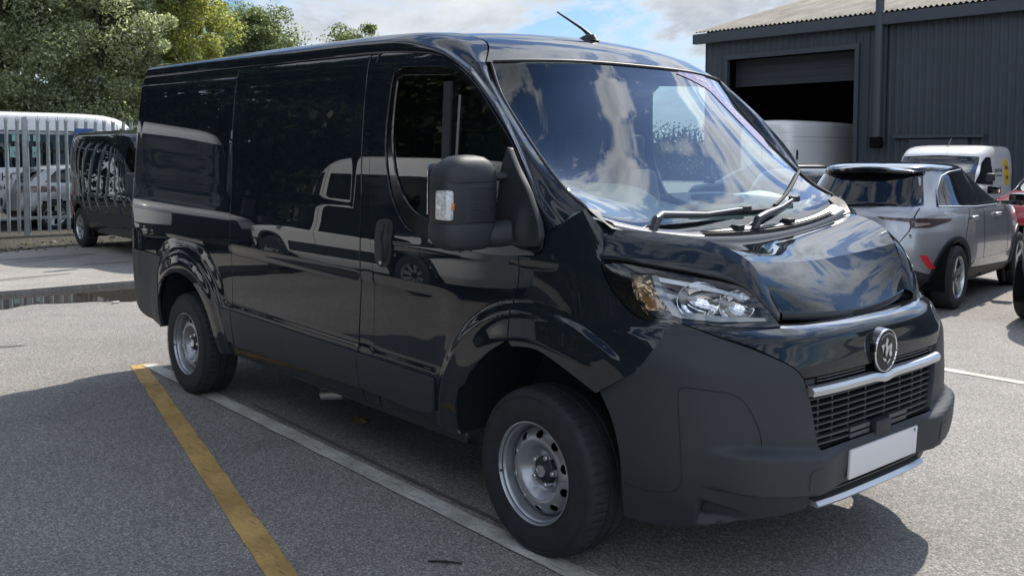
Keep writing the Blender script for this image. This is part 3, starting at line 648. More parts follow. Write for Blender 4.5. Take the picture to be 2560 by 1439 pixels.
    for y in (-.40, -.31, -.20, -.075, .075, .20, .31, .40):
        a = MB(); zs = np.linspace(.548, .75, 8)
        for z in zs:
            for dx, dy in ((-.03, -.004), (-.03, .004), (-.055, .004), (-.055, -.004)): a.v.append(front_pt(y, z, dx)+(0, dy, 0))
        for i in range(7):
            for j in range(4): a.f.append((i*4+j, i*4+(j+1) % 4, (i+1)*4+(j+1) % 4, (i+1)*4+j))
        a.build('grille_rib', GB, g)
    for z in (.803, .815): 
        for s in (-1, 1): hbar(s*.43, s*.11, z, .0045, .02, 'upper_slat', GB, g, off=-.02, n=9)
    for s in (-1, 1):
        for y in (.15, .20, .25, .30, .35, .40):
            MB().box(front_pt(s*y, .809, -.028), (.02, .004, .026)).build('upper_rib', GB, g)
    # silver bar with the dip under the badge
    a = MB(); n = 41
    for y in np.linspace(-.492, .492, n):
        p = front_pt(y, .774, .004); dip = .012*math.exp(-(y/.05)**2)
        for (dx, dz) in ((-.012, .019), (.010, .016), (.020, .004), (.016, -.015), (-.012, -.019)): a.v.append(p+np.array((dx, 0, dz-dip)))
    for i in range(n-1):
        for j in range(5): a.f.append((i*5+j, i*5+(j+1) % 5, (i+1)*5+(j+1) % 5, (i+1)*5+j))
    a.f += [(0, 1, 2, 3, 4), tuple((n-1)*5+j for j in (4, 3, 2, 1, 0))]; a.build('silver_bar', SATIN, g, smooth=30)
    MB().box(front_pt(0, .565, -.012), (.05, .118, .060), bev=.008).build('radar_block', PLASTD, g)
    for z in np.linspace(.545, .555, 2): pass
    # lower intake and its silver lip
    lo = panel('lower_intake', path([(1.055,.31),(MU(1.055),.31)], [(MU(1.055),.31),(MU(1.055),.405)], [(MU(1.055),.405),(1.055,.405)], [(1.055,.405),(1.055,.31)]), FA, VOIDM, VAN, off=-.05, step=.06, skirt=0)
    for z in (.383, .366): hbar(-.39, .39, z, .005, .02, 'intake_slat', GB, lo, off=-.02)
    for y in np.linspace(-.36, .36, 13): MB().box(front_pt(y, .374, -.03), (.02, .006, .04)).build('intake_rib', GB, lo)
    a = MB(); n = 25
    for y in np.linspace(-.408, .408, n):
        p = front_pt(y, .335, .0)
        for (dx, dz) in ((-.05, .014), (.008, .010), (.022, -.004), (.018, -.012), (-.05, -.006)): a.v.append(p+np.array((dx, 0, dz)))
    for i in range(n-1):
        for j in range(5): a.f.append((i*5+j, i*5+(j+1) % 5, (i+1)*5+(j+1) % 5, (i+1)*5+j))
    a.f += [(0, 1, 2, 3, 4), tuple((n-1)*5+j for j in (4, 3, 2, 1, 0))]; a.build('silver_lip', SATIN, lo, smooth=30)
    # number plate
    pr = MB().box((0, 0, 0), (.012, .525, .115), rot=Matrix.Rotation(R(2), 3, 'Y'), bev=.0055); pr.v = [v+np.array(front_pt(0, .466, .020)) for v in pr.v]
    npl = pr.build('number_plate', PLATE, VAN)
    tri = MB(); c = front_pt(.232, .513, .0275); tri.v = [c+np.array(q) for q in ((0, -.008, .004), (0, .006, .004), (0, .006, -.012))]; tri.f = [(0, 1, 2)]; tri.build('plate_mark', VOIDM, npl)
    # badge
    bc = front_pt(0, .868, .017)
    bd = MB().lathe([(.0, .004), (.070, .006), (.078, .004), (.079, -.03)], bc, axis='X', n=48, sgn=1).build('badge', mat('badge_dark', (.012, .013, .016), .45), VAN)
    MB().lathe([(.079, .003), (.0805, .006), (.0835, .006), (.085, .003), (.085, .0)], bc, axis='X', n=48, sgn=1).build('badge_ring', CHROME, bd, smooth=60)
    MB().lathe([(.0835, -.001), (.0862, -.002), (.088, -.022), (.090, -.06)], bc, axis='X', n=40, sgn=1).build('badge_socket', GLOSSB, bd, smooth=60)
    fm = (bc+(.0065, 0, 0), (0, .85, 0), (0, 0, .85))
    for sh in ([(-.010,.062),(.004,.050),(-.002,.030),(.010,.012),(.004,-.010),(-.012,-.030),(-.018,-.012),(-.014,.010),(-.022,.030)], [(-.060,.030),(-.026,.034),(-.034,.018),(-.040,-.010),(-.046,.012)], [(.010,.020),(.030,.034),(.042,.020),(.034,.0),(.044,-.020),(.030,-.034),(.014,-.020),(.018,.0)], [(-.045,-.028),(-.012,-.036),(-.006,-.052),(-.030,-.044)], [(.020,-.040),(.032,-.044),(.006,-.064),(.0,-.060)]):
        prism('griffin_relief', sh, fm, .005, SATIN, bd)
    for k in range(9):
        t = R(50+10*k); MB().box(bc+(.0075, .067*math.cos(t), .067*math.sin(t)), (.002, .005, .006)).build('badge_letter', SATIN, bd)
build_front()

def build_lamps():
    win = [(.414,1.185),(.425,1.14),(.438,1.104),(.473,1.048),(.517,1.031),(.579,1.026),(.719,1.018),(.899,1.020),(.885,1.05),(.863,1.075),(.794,1.132),(.656,1.171),(.518,1.190)]
    out = path([(.579,1.012),(.475,1.022),(.414,1.060),(.352,1.125),(.306,1.206)], [(.306,1.206),(.372,1.216),(.475,1.204),(.643,1.178),(.797,1.146),(.872,1.084),(.944,1.000)], [(.944,1.000),(.773,1.006),(.64,1.020),(.579,1.012)])
    wp = path(win[:5], win[4:8], win[7:], [win[-1], win[0]])
    for s in (0, 1):
        fl = (lambda P: np.array(P)) if s == 0 else (lambda P: np.array([(MU(u), z) for u, z in P][::-1]))
        hl = panel('headlight', fl(out), FA, GLOSSB, VAN, holes=[fl(wp)], step=.02, off=-.001, skirt=.04)
        panel('lens', fl(wp), FA, LENSG, hl, step=.03, off=-.001, skirt=0)
        # bucket: floor and walls behind the lens
        n = len(wp); Wl = MB()
        W2 = fl(wp)
        cen = W2.mean(0)
        for d, k in ((-.002, 1.0), (-.055, .93), (-.10, .72)):
            for q in W2:
                q2 = cen+(q-cen)*k; P = FA(q2[0], q2[1]); nn = np.cross(FA(q2[0]+.01, q2[1])-P, FA(q2[0], q2[1]+.01)-P); nn /= np.linalg.norm(nn); Wl.v.append(P+nn*d)
        for i in range(2):
            for j in range(n): Wl.f.append((i*n+j, i*n+(j+1) % n, (i+1)*n+(j+1) % n, (i+1)*n+j))
        Wl.f.append(tuple(2*n+j for j in range(n)))
        Wl.build('lamp_bucket', mat('lamp_bucket_chrome', (.42, .44, .47), .16, metal=.9), hl, smooth=50)
        # reflector bowls
        for (u, z, r, dep, mm) in ((.660, 1.098, .066, .07, CHROME), (.79, 1.078, .055, .06, CHROME)):
            u_ = u if s == 0 else MU(u); P = FA(u_, z); ax = Vector((.93, -.36 if s == 0 else .36, .05)).normalized()
            a = MB().lathe([(r*1.04, .002), (r, -.0), (r*.85, -dep*.3), (r*.55, -dep*.6), (r*.2, -dep*.85)], (0, 0, 0), axis='Z', n=28, sgn=1, cap1=True); M_ = ax.to_track_quat('Z', 'Y').to_matrix()
            nn = np.array(ax); a.v = [np.array(M_ @ Vector((v[0]*1.35, v[1], v[2])))+P-nn*.022 for v in a.v]
            rb = a.build('reflector', mm, hl, smooth=60)
            MB().lathe([(.0, .012), (.007, .009), (.009, 0), (.009, -.03)], P-nn*.055, axis='X', n=12, sgn=1).build('bulb', mat('bulb', (.8, .82, .85), .08, coat=1), rb)
        ind = [(.424,1.172),(.442,1.104),(.478,1.056),(.555,1.060),(.512,1.123),(.485,1.178)]
        panel('indicator', fl(path(ind+[ind[0]]))if False else fl(np.array(ind)), FA, mat('amber_bowl', (.66, .46, .28), .16, metal=.8), hl, step=.015, off=-.022, skirt=.03, disp=lambda u, z: -.014+.006*np.sin(z*260)*np.cos(u*150))
        panel('amber_lens', fl(np.array([(.455,1.10),(.485,1.066),(.535,1.070),(.505,1.115)])), FA, mat('amber_lens', (.42, .20, .07), .12, coat=1), hl, step=.02, off=-.016, skirt=.01)
        dv = [(.490,1.186),(.512,1.184),(.532,1.128),(.590,1.058),(.592,1.036),(.565,1.045),(.510,1.118)]
        panel('chrome_divider', fl(np.array(dv)), FA, mat('dark_chrome', (.20, .21, .22), .15, metal=.9), hl, step=.015, off=-.010, skirt=.03)
        br = [(.589,1.036),(.719,1.026),(.893,1.023),(.885,1.034),(.719,1.046),(.592,1.060)]
        panel('light_bar', fl(np.array(br)), FA, mat('drl_bar', (.42, .45, .47), .18, coat=1), hl, step=.02, off=-.010, skirt=.02)
        panel('upper_brow', fl(np.array([(.512,1.182),(.656,1.163),(.790,1.125),(.80,1.112),(.656,1.146),(.52,1.165)])), FA, SATIN, hl, step=.02, off=-.014, skirt=.01)
build_lamps()

# ---------------------------------------------------------------- wheels, mirror, exhaust
def steel_wheel(parent, c, s=-1, rt=.345):
    """tyre, pressed steel rim with holes, hub cap and nuts; s=-1 faces the van's right"""
    t = empty('wheel', None, None); t.parent = parent; t.location = c
    C0 = (0, 0, 0); n = 216
    half = [(.198,.010),(.205,.001),(.222,-.004),(.250,-.008),(.282,-.009),(.305,-.006),(.322,.002),(.333,.012),(.3375,.022)]
    pr = [(r, d) for r, d in half]+[(.340,.040),(.3425,.060)]+[(.3435,.078),(.3435,.081),(.336,.083),(.336,.089),(.3435,.091),(.3445,.104),(.3445,.107),(.337,.109),(.337,.115),(.3445,.117)]
    full = pr+[(r, .222-d) for r, d in pr[::-1]]
    def tread(r, d, k, th):
        if r > .335 and (d < .075 or d > .147): return r-(.0065 if (k % 4 == 0) else 0)
        if .339 < r: return r-(.004 if (k+int(d*1000)//9) % 6 == 0 else 0)
        return r
    tf = rt/.3445
    a = MB().lathe([(r*tf if r > .25 else r, d) for r, d in full], C0, n=n, sgn=-s, mod=tread); a.build('tyre', RUBBER, t, smooth=28)
    # sidewall raised rings
    MB().lathe([(.3075,-.0075),(.309,-.0095),(.311,-.0075)], C0, n=72, sgn=-s).build('sidewall_ring', RUBBER, t)
    # rim: flange and barrel
    MB().lathe([(.190,.16),(.183,.10),(.184,.040),(.188,.030),(.1885,.022),(.192,.014),(.1965,.010),(.2005,.012),(.2045,.008),(.2075,-.001),(.2075,-.005),(.2045,-.006),(.2000,.000),(.1985,.007)], C0, n=96, sgn=-s).build('rim', STEEL, t, smooth=35)
    # disc with ventilation holes, cut from the (angle, radius) sheet
    dp = pch([.0,.055,.070,.085,.098,.110,.120,.128,.140,.152,.163,.172,.180,.184],[.082,.082,.080,.070,.052,.036,.029,.0275,.031,.037,.044,.052,.058,.070])
    def FD(a_, r): return np.stack([r*np.cos(a_/.15), -s*-dp(r)*-1*-1+0*a_ if False else (-s)*dp(r)+0*a_, r*np.sin(a_/.15)], -1)
    L2 = 2*math.pi*.15; holes = []
    for k in range(10):
        a0 = (k+.5)*L2/10; holes.append(np.array([(a0+.0185*math.cos(q), .1515+.0145*math.sin(q)) for q in np.linspace(0, 2*math.pi, 20, endpoint=False)]))
    panel('rim_disc', np.array([(0, .045), (L2, .045), (L2, .1835), (0, .1835)]), FD, STEEL, t, holes=holes, step=.010, skirt=.004 , flip=(s < 0))
    MB().lathe([(0,.13),(.19,.13)], C0, n=40, sgn=-s).build('brake_drum', VOIDM, t)
    hub = MB().lathe([(.0,.044),(.026,.044),(.029,.046),(.032,.052),(.050,.058),(.056,.066),(.058,.080)], C0, n=40, sgn=-s, mod=lambda r, d, k, th: r*(1+.07*math.cos(5*th)) if r > .045 else r).build('hub_cap', PLASTD, t, smooth=40)
    MB().lathe([(.0,.042),(.018,.0425),(.020,.044)], C0, n=32, sgn=-s).build('cap_badge', SATIN, hub)
    MB().lathe([(.0195,.044),(.021,.040),(.0235,.040),(.025,.045)], C0, n=32, sgn=-s).build('cap_ring', CHROME, hub)
    fr = ((0, (-s)*.0405, 0), (-s*1. if False else 1, 0, 0), (0, 0, 1))
    for k in range(5):
        th = R(18+72*k+54); cx, cz = .058*math.cos(th), .058*math.sin(th)
        MB().lathe([(.0,.046),(.0085,.046),(.0105,.049),(.0108,.062),(.0145,.064),(.0148,.08)], (cx, 0, cz), n=12, sgn=-s).build('wheel_nut', SATIN, t, smooth=30)
    MB().lathe([(.0,-.012),(.004,-.012),(.0045,.0)], (-.19*math.cos(.2), 0, -.19*math.sin(.2)), n=8, sgn=-s).build('valve', RUBBER, t)
    return t
def van_wheels():
    zr = .335+(-.0184)*3.45*-1*-1     # the rear axle hangs lower in the raked body frame
    steel_wheel(VAN, (0, -1.003, .335), -1); steel_wheel(VAN, (-3.468, -.993, .335-.0184*3.468), -1)
    steel_wheel(VAN, (0, 1.003, .335), 1); steel_wheel(VAN, (-3.468, .993, .335-.0184*3.468), 1)
    ex = MB().lathe([(.031,.17),(.031,.02),(.033,.0),(.028,.004),(.028,.16)], (0, 0, 0), axis='X', n=24, sgn=1)
    M_ = Vector((.88, .34, .14)).to_track_quat('X', 'Z').to_matrix(); ex.v = [np.array(M_ @ Vector((v[0]+abs(v[1])*0-.35*v[1]*(1 if v[0] < .03 else 0), v[1], v[2])))+np.array((-2.12, -.74, .168)) for v in ex.v]
    ex.build('exhaust_tip', SATIN, VAN, smooth=50)
    # mud tag in the front arch
    MB().box((.30, -.90, .735), (.006, .035, .05), rot=Matrix.Rotation(R(-25), 3, 'Y')).build('arch_label', mat('label_white', (.5, .5, .5), .6), VAN)
van_wheels()
def build_mirror():
    def ring(z, cx, cy, ax_, ay_, n=28, e=3.2):
        o = []
        for t in np.linspace(0, 2*math.pi, n, endpoint=False):
            c, s = math.cos(t), math.sin(t); o.append(np.array((cx+ax_*abs(c)**(2/e)*math.copysign(1, c), cy+ay_*abs(s)**(2/e)*math.copysign(1, s), z)))
        return o
    def loft(name, rings, m, par, smooth=45, caps=(True, True)):
        a = MB(); n = len(rings[0])
        for r in rings: a.v += r
        for i in range(len(rings)-1):
            for k in range(n): a.f.append((i*n+k, i*n+(k+1) % n, (i+1)*n+(k+1) % n, (i+1)*n+k))
        if caps[0]: a.f.append(tuple(range(n))[::-1])
        if caps[1]: a.f.append(tuple((len(rings)-1)*n+k for k in range(n)))
        return a.build(name, m, par, smooth=smooth)
    for s in (1,):
        def Y(v): return v
        cx, cy = -.215, -1.205
        prof = [(1.500,.086,.134,0),(1.512,.089,.137,0),(1.535,.086,.132,.002),(1.560,.078,.120,.005),(1.582,.064,.100,.009),(1.597,.044,.074,.012),(1.604,.020,.038,.014),(1.606,.003,.006,.015)]
        parts = []
        hd = loft('door_mirror', [ring(z, cx+dx, cy, a_, b_) for z, a_, b_, dx in prof], PLAST, VAN); parts.append(hd)
        bodyp = [(1.335,.078,.136,0),(1.345,.082,.139,0),(1.490,.084,.140,0),(1.502,.080,.136,0)]
        parts.append(loft('mirror_body', [ring(z, cx, cy, a_, b_) for z, a_, b_, dx in bodyp], PLASTD, hd))
        zz = 1.352; rib = MB()
        for k in range(15):
            zc = zz+k*.0092; R1 = ring(zc-.0026, cx, cy+.02, .0885, .105); R2 = ring(zc+.0026, cx, cy+.02, .0885, .105)
            a = MB(); n = 28; ids = [j for j in range(n) if R1[j][0] > cx+.01]; ids = sorted(ids, key=lambda j: math.atan2(R1[j][1]-cy, R1[j][0]-cx))
            a.v = [R1[j] for j in ids]+[R2[j] for j in ids]+[R1[j]+(-.012, 0, 0) for j in ids]+[R2[j]+(-.012, 0, 0) for j in ids]; m_ = len(ids)
            a.f = [(i, i+1, m_+i+1, m_+i) for i in range(m_-1)]+[(2*m_+i, 2*m_+i+1, i+1, i) for i in range(m_-1)]+[(m_+i, m_+i+1, 3*m_+i+1, 3*m_+i) for i in range(m_-1)]
            parts.append(a.build('mirror_rib', PLAST, hd, smooth=None))
        low = [(1.228,.010,.03,.02),(1.232,.045,.085,.012),(1.243,.068,.116,.006),(1.262,.080,.132,.002),(1.285,.086,.141,0),(1.322,.088,.143,0),(1.338,.083,.139,0)]
        parts.append(loft('mirror_foot', [ring(z, cx+dx, cy, a_, b_) for z, a_, b_, dx in low], PLAST, hd))
        a = MB(); a.box((cx-.070, cy, 1.47), (.006, .25, .20), bev=.002); parts.append(a.build('mirror_glass', CHROME, hd))
        # indicator let into the outer front corner
        il = [ring(z, cx+.012, cy-.018, .078*k, .134*k) for z, k in ((1.352, .93), (1.358, 1.0), (1.462, 1.0), (1.468, .93))]
        a = MB(); n = 28; ids = [j for j in range(n) if math.cos(2*math.pi*j/n) > .05 and math.sin(2*math.pi*j/n) < -.25]
        for r in il: a.v += [r[j]+(.004, -.004, 0) for j in ids]
        m_ = len(ids); a.f = [(i*m_+j, i*m_+j+1, (i+1)*m_+j+1, (i+1)*m_+j) for i in range(3) for j in range(m_-1)]
        # only the outer end shows as lamp
        lamp = MB(); lamp.box((cx+.040, cy-.124, 1.412), (.075, .040, .118), bev=.014); parts.append(lamp.build('indicator_lamp', mat('clear_lamp', (.62, .64, .66), .12, coat=1, noise=.35, nscale=90), hd))
        lamp = MB(); lamp.box((cx+.078, cy-.112, 1.408), (.006, .012, .026), bev=.002); parts.append(lamp.build('amber_bulb', mat('amber_plastic', (.62, .22, .03), .12), hd))
        # arms
        a = MB(); a.tube([(cx+.01, cy+.12, 1.517), (cx+.05, cy+.20, 1.522), (-.12, -.985, 1.515)], [.034, .030, .030], 10, sq=.55); parts.append(a.build('mirror_arm', PLAST, hd, smooth=50))
        a = MB(); a.tube([(cx, cy+.06, 1.285), (cx+.05, cy+.15, 1.290), (-.10, -1.0, 1.305)], [.062, .064, .066], 12, sq=.85); parts.append(a.build('mirror_arm', PLAST, hd, smooth=50))
        base = path([(-.163,1.634),(-.10,1.55),(-.027,1.464),(.048,1.345)], [(.048,1.345),(.062,1.29),(.037,1.252)], [(.037,1.252),(-.08,1.246),(-.20,1.25)], [(-.20,1.25),(-.205,1.40),(-.19,1.56)], [(-.19,1.56),(-.163,1.634)])
        parts.append(panel('mirror_base', base, FS, PLASTD, hd, off=.022, step=.03, skirt=.03, disp=lambda u, z: .022+.03*sm((.0-np.abs(u+.05)+.07)/.08)*sm((1.44-z)/.12)*sm((z-1.25)/.05)))
        if s == -1:
            for p_ in parts:
                me = p_.data
                co = np.empty(len(me.vertices)*3); me.vertices.foreach_get('co', co); co = co.reshape(-1, 3); co[:, 1] *= -1; me.vertices.foreach_set('co', co.ravel()); me.flip_normals()
                if me.has_custom_normals: me.attributes.remove(me.attributes['custom_normal']) if 'custom_normal' in me.attributes else None
build_mirror()

# ---------------------------------------------------------------- cab interior
def build_cab():
    DASH = mat('dash_grey', (.66, .70, .68), .6, bump=.15, bscale=500); DARKT = mat('dash_dark', (.03, .033, .036), .6); SEAT = mat('seat_cloth', (.035, .04, .045), .85, bump=.4, bscale=600)
    rows = []
    for x, z, d in ((.27,1.225,0),(.20,1.285,0),(.10,1.335,.0),(-.04,1.375,0),(-.18,1.395,0),(-.26,1.375,0),(-.285,1.28,0),(-.26,1.0,0)):
        rows.append([(x-.09*(y/.9)**2, y, z+.02*(abs(y)/.9)**2) for y in np.linspace(-.9, .9, 9)])
    dsh = gridpatch('dashboard', rows, DASH, VAN, nu=4, nv=3)
    a = MB()
    for (t, r, h) in ((0, 1.0, 0), (1, .97, .035), (2, .85, .068), (3, .62, .092), (4, .3, .103), (5, .02, .106)):
        for k in range(32):
            th = 2*math.pi*k/32; a.v.append(np.array((-.09+.155*r*math.cos(th), -.44+.235*r*math.sin(th), 1.368+h-.10*(r*.155*math.cos(th))-.02*r*math.cos(th))))
    for i in range(5):
        for k in range(32): a.f.append((i*32+k, i*32+(k+1) % 32, (i+1)*32+(k+1) % 32, (i+1)*32+k))
    a.build('instrument_hood', DASH, dsh, smooth=60)
    ringp = [(-.085+.185*math.cos(t), -.44+.27*math.sin(t), 1.378-.25*.185*math.cos(t)) for t in np.linspace(0, 2*math.pi, 33)]
    MB().tube(ringp, .016, 6, cap=False, sq=.5).build('hood_groove', DARKT, dsh)
    for (cy_, w, l, mm, zz) in ((.20, .27, .15, DARKT, 1.375), (.20, .235, .12, DASH, 1.386), (.22, .17, .065, DARKT, 1.395)):
        pts = rrect(-l, l, -w, w, .07); pr = MB(); n = len(pts); pr.v = [np.array((-.05+p[0], cy_+p[1], zz+.012-.25*p[0])) for p in pts]+[np.array((-.05+p[0], cy_+p[1], zz-.03-.25*p[0])) for p in pts]
        pr.f = [tuple(range(n))]+[(i, n+i, n+(i+1) % n, (i+1) % n) for i in range(n)]; pr.build('dash_tray', mm, dsh)
    MB().tube([(.185-.09*(y/.9)**2, y, 1.302+.02*(abs(y)/.9)**2) for y in np.linspace(-.72, .72, 24)], .012, 6, sq=.5).build('demister_slot', DARKT, dsh)
    MB().tube([(-.40+.05*math.cos(t), -.44+.19*math.sin(t), 1.15+.185*math.cos(t)) for t in np.linspace(0, 2*math.pi, 40)], .015, 8, cap=False).build('steering_wheel', DARKT, VAN)
    MB().box((-.375, -.44, 1.14), (.05, .12, .12), bev=.02).build('wheel_boss', DARKT, VAN)
    for y, nm in ((-.46, 'driver_seat'), (.22, 'passenger_seat'), (.62, 'passenger_seat')):
        w = .46 if y < 0 else .38
        st = MB().box((-.93, y, 1.20), (.14, w, .62), rot=Matrix.Rotation(R(-12), 3, 'Y'), bev=.05).box((-.72, y, .84), (.5, w, .14), bev=.05).build(nm, SEAT, VAN)
        MB().box((-1.02, y, 1.62), (.10, .27, .18), bev=.04).build('headrest', SEAT, st)
    # bulkhead with a window and a vent row
    BK = mat('bulkhead_grey', (.016, .020, .026), .6)
    MB().box((-1.27, 0, 1.27), (.02, 1.84, 1.56)).build('bulkhead', BK, VAN)
    MB().box((-1.02, 0, 2.045), (.56, 1.36, .02)).build('headlining', mat('headlining', (.10, .11, .115), .9), VAN)
    MB().box((-1.9, 0, .40), (5.0, 1.5, .03)).build('cargo_floor', VOIDM, VAN)
build_cab()
# ================================================================ GROUND
def ground_mat(name, base, speck, stain, warm, scale=150., rough=.85, bump=.35):
    m = bpy.data.materials.new(name); m.use_nodes = True; nt = m.node_tree; L = nt.links; b = nt.nodes['Principled BSDF']; b.inputs['Roughness'].default_value = rough; b.inputs['Specular IOR Level'].default_value = .35
    ge = N(nt, 'ShaderNodeNewGeometry')
    def noise(sc, det=4, rgh=.6):
        n = N(nt, 'ShaderNodeTexNoise'); n.inputs['Scale'].default_value = sc; n.inputs['Detail'].default_value = det; n.inputs['Roughness'].default_value = rgh; L.new(ge.outputs['Position'], n.inputs['Vector']); return n.outputs[0]
    vo = N(nt, 'ShaderNodeTexVoronoi'); vo.inputs['Scale'].default_value = scale; L.new(ge.outputs['Position'], vo.inputs['Vector'])
    vs_ = N(nt, 'ShaderNodeSeparateColor'); L.new(vo.outputs['Color'], vs_.inputs[0])
    big = noise(.35, 5); mid = noise(2.3, 6, .7); fine = noise(38, 3, .7)
    agg = ramp(nt, vs_.outputs[0], [(0, tuple(v*(1-speck) for v in base)), (.55, base), (.88, tuple(v*(1+speck*.8) for v in base)), (1, tuple(min(1, v*(1+speck*1.9)) for v in base))])
    c = mixc(nt, 1.0, agg, ramp(nt, fine, [(.3, (.78,)*3), (.7, (1.16,)*3)]), 'MULTIPLY')
    c = mixc(nt, 1.0, c, ramp(nt, mid, [(.32, (1-stain*.6,)*3), (.6, (1, 1, 1)), (.75, warm)]), 'MULTIPLY')
    c = mixc(nt, 1.0, c, ramp(nt, big, [(.34, (1-stain,)*3), (.55, (1, 1, 1)), (.7, (1.08, 1.06, 1.03))]), 'MULTIPLY')
    L.new(c, b.inputs['Base Color'])
    bp = N(nt, 'ShaderNodeBump'); bp.inputs['Strength'].default_value = bump; bp.inputs['Distance'].default_value = .004
    L.new(math_(nt, 'ADD', vs_.outputs[1], math_(nt, 'MULTIPLY', fine, 1.2)), bp.inputs['Height']); L.new(bp.outputs[0], b.inputs['Normal']); return m
ASPH = ground_mat('asphalt', (.262, .250, .237), .48, .22, (1.05, 1.03, 1.0))
CONC = ground_mat('concrete', (.33, .315, .295), .16, .22, (1.06, 1.03, .98), scale=60, bump=.12)
DIRT = ground_mat('verge_dirt', (.060, .055, .042), .7, .4, (.8, 1.0, .5), scale=40, bump=.8)
def sheet(name, pts, z, m, kind='structure', thick=0):
    a = MB(); n = len(pts); a.v = [np.array((p[0], p[1], z)) for p in pts]; a.f = [tuple(range(n))]
    if thick: a.v += [np.array((p[0], p[1], z-thick)) for p in pts]; a.f += [(i, n+i, n+(i+1) % n, (i+1) % n) for i in range(n)]
    return tag(a.build(name, m, None, smooth=None), kind=kind)
sheet('ground', [(-700, -700), (700, -700), (700, 700), (-700, 700)], 0, ASPH)
sheet('concrete_apron', [(-9.25, -22), (-9.08, .9), (-8.9, 7.5), (-13.9, 7.5), (-13.95, 3.0), (-14.25, 1.7), (-13.75, .3), (-14.0, -22)][::-1][::-1], .055, CONC, thick=.1)
sheet('verge', [(-13.6, -22), (-13.6, 9), (-45, 9), (-45, -22)], .03, DIRT)
# worn paint: the paint breaks up where the noise says so
def paint_mat(name, col, wear):
    m = bpy.data.materials.new(name); m.use_nodes = True; nt = m.node_tree; L = nt.links; b = nt.nodes['Principled BSDF']; b.inputs['Roughness'].default_value = .7
    ge = N(nt, 'ShaderNodeNewGeometry')
    def noise(sc, det=5):
        n = N(nt, 'ShaderNodeTexNoise'); n.inputs['Scale'].default_value = sc; n.inputs['Detail'].default_value = det; n.inputs['Roughness'].default_value = .72; L.new(ge.outputs['Position'], n.inputs['Vector']); return n.outputs[0]
    f = ramp(nt, noise(75, 4), [(wear-.08, (0, 0, 0)), (wear+.05, (1, 1, 1))]); d = ramp(nt, noise(3.2), [(.38, (.62, .6, .56)), (.62, (1, 1, 1))])
    mp = N(nt, 'ShaderNodeMapping'); mp.inputs['Rotation'].default_value = (0, 0, R(60)); mp.inputs['Scale'].default_value = (6, 60, 1); L.new(ge.outputs['Position'], mp.inputs[0]); sc_ = N(nt, 'ShaderNodeTexNoise'); sc_.inputs['Scale'].default_value = 1.3; sc_.inputs['Detail'].default_value = 3; L.new(mp.outputs[0], sc_.inputs['Vector'])
    c = mixc(nt, f, (.12, .115, .105), mixc(nt, 1.0, col, d, 'MULTIPLY'))
    c = mixc(nt, ramp(nt, sc_.outputs[0], [(.58, (0, 0, 0)), (.66, (.55, .55, .55))]), c, (.10, .095, .085))
    L.new(c, b.inputs['Base Color']); return m
YEL = paint_mat('yellow_paint', (.62, .40, .13), .37); WHL = paint_mat('white_line_paint', (.62, .62, .58), .40)
def strip(name, a, b, w, m, z, nseg=80, jit=.004):
    a, b = np.array(a, float), np.array(b, float); d = (b-a)/np.linalg.norm(b-a); nrm = np.array((-d[1], d[0])); v = []; L_ = []; R_ = []
    for i in range(nseg+1):
        p = a+(b-a)*i/nseg; L_.append(p+nrm*(w/2+random.uniform(-jit, jit))); R_.append(p-nrm*(w/2+random.uniform(-jit, jit)))
    mb = MB(); mb.v = [np.array((*p, z)) for p in L_]+[np.array((*p, z)) for p in R_]; n = nseg+1; mb.f = [(i, n+i, n+i+1, i+1) for i in range(nseg)]
    return tag(mb.build(name, m, None, smooth=None), kind='structure')
strip('yellow_line', (-4.53, -.935), (1.6, -2.34), .115, YEL, .004)
strip('yellow_line', (-4.53, -.985), (-4.50, -.845), .05, YEL, .0045, nseg=6)
strip('white_line', (-4.50, -.868), (3.5, -1.095), .105, WHL, .008)
strip('white_line', (-6.5, 3.72), (4.5, 3.585), .10, WHL, .004)
strip('tyre_mark', (-2.9, -.80), (.1, -.895), .028, paint_mat('tyre_mark_rubber', (.135,.13,.125), .50), .0045, nseg=60, jit=.006)
# puddle against the edge of the concrete
def puddle():
    m = bpy.data.materials.new('puddle_water'); m.use_nodes = True; b = m.node_tree.nodes['Principled BSDF']; b.inputs['Base Color'].default_value = (.045, .04, .034, 1); b.inputs['Roughness'].default_value = .03; b.inputs['IOR'].default_value = 1.5; b.inputs['Specular IOR Level'].default_value = .8
    pts = [(-9.2+.01*y, y) for y in np.linspace(-7, 2.6, 30)]; r = []
    for y in np.linspace(2.6, -7, 60): r.append((-7.95+.17*math.sin(y*1.7)+.09*math.sin(y*4.3+1)+.05*math.sin(y*11)-.10*max(0, -y-1.0)+.10*min(1, max(0, y)), y))
    sheet('puddle', pts+r, .005, m)
puddle()
def stains():
    m = mat('tyre_scuff', (.10, .097, .092), .9, noise=.3, nscale=6)
    def blob(c, a, b, rot, n=28):
        o = []
        for t in np.linspace(0, 2*math.pi, n, endpoint=False):
            k = 1+.22*math.sin(3*t+c[0]*7)+.13*math.sin(7*t+c[1]*3); x, y = a*k*math.cos(t), b*k*math.sin(t); o.append((c[0]+x*math.cos(rot)-y*math.sin(rot), c[1]+x*math.sin(rot)+y*math.cos(rot)))
        return o
    m2 = mat('damp_patch', (.125, .12, .112), .7, noise=.25, nscale=5)
    for c, a, b, r in (((-6.0, -1.62), .22, .06, 1.2),): sheet('damp_patch', blob(c, a, b, r), .004, m2)
    m3 = mat('damp_concrete', (.20, .19, .18), .6, noise=.2, nscale=4)
    for c, a, b, r in (((-12.6, .75), .14, .62, .1), ((-12.2, .5), .05, .45, .2), ((-11.2, 1.0), .10, .3, .0), ((-10.2, -.3), .08, .5, .2)): sheet('damp_patch', blob(c, a, b, r), .0592, m3)
stains()

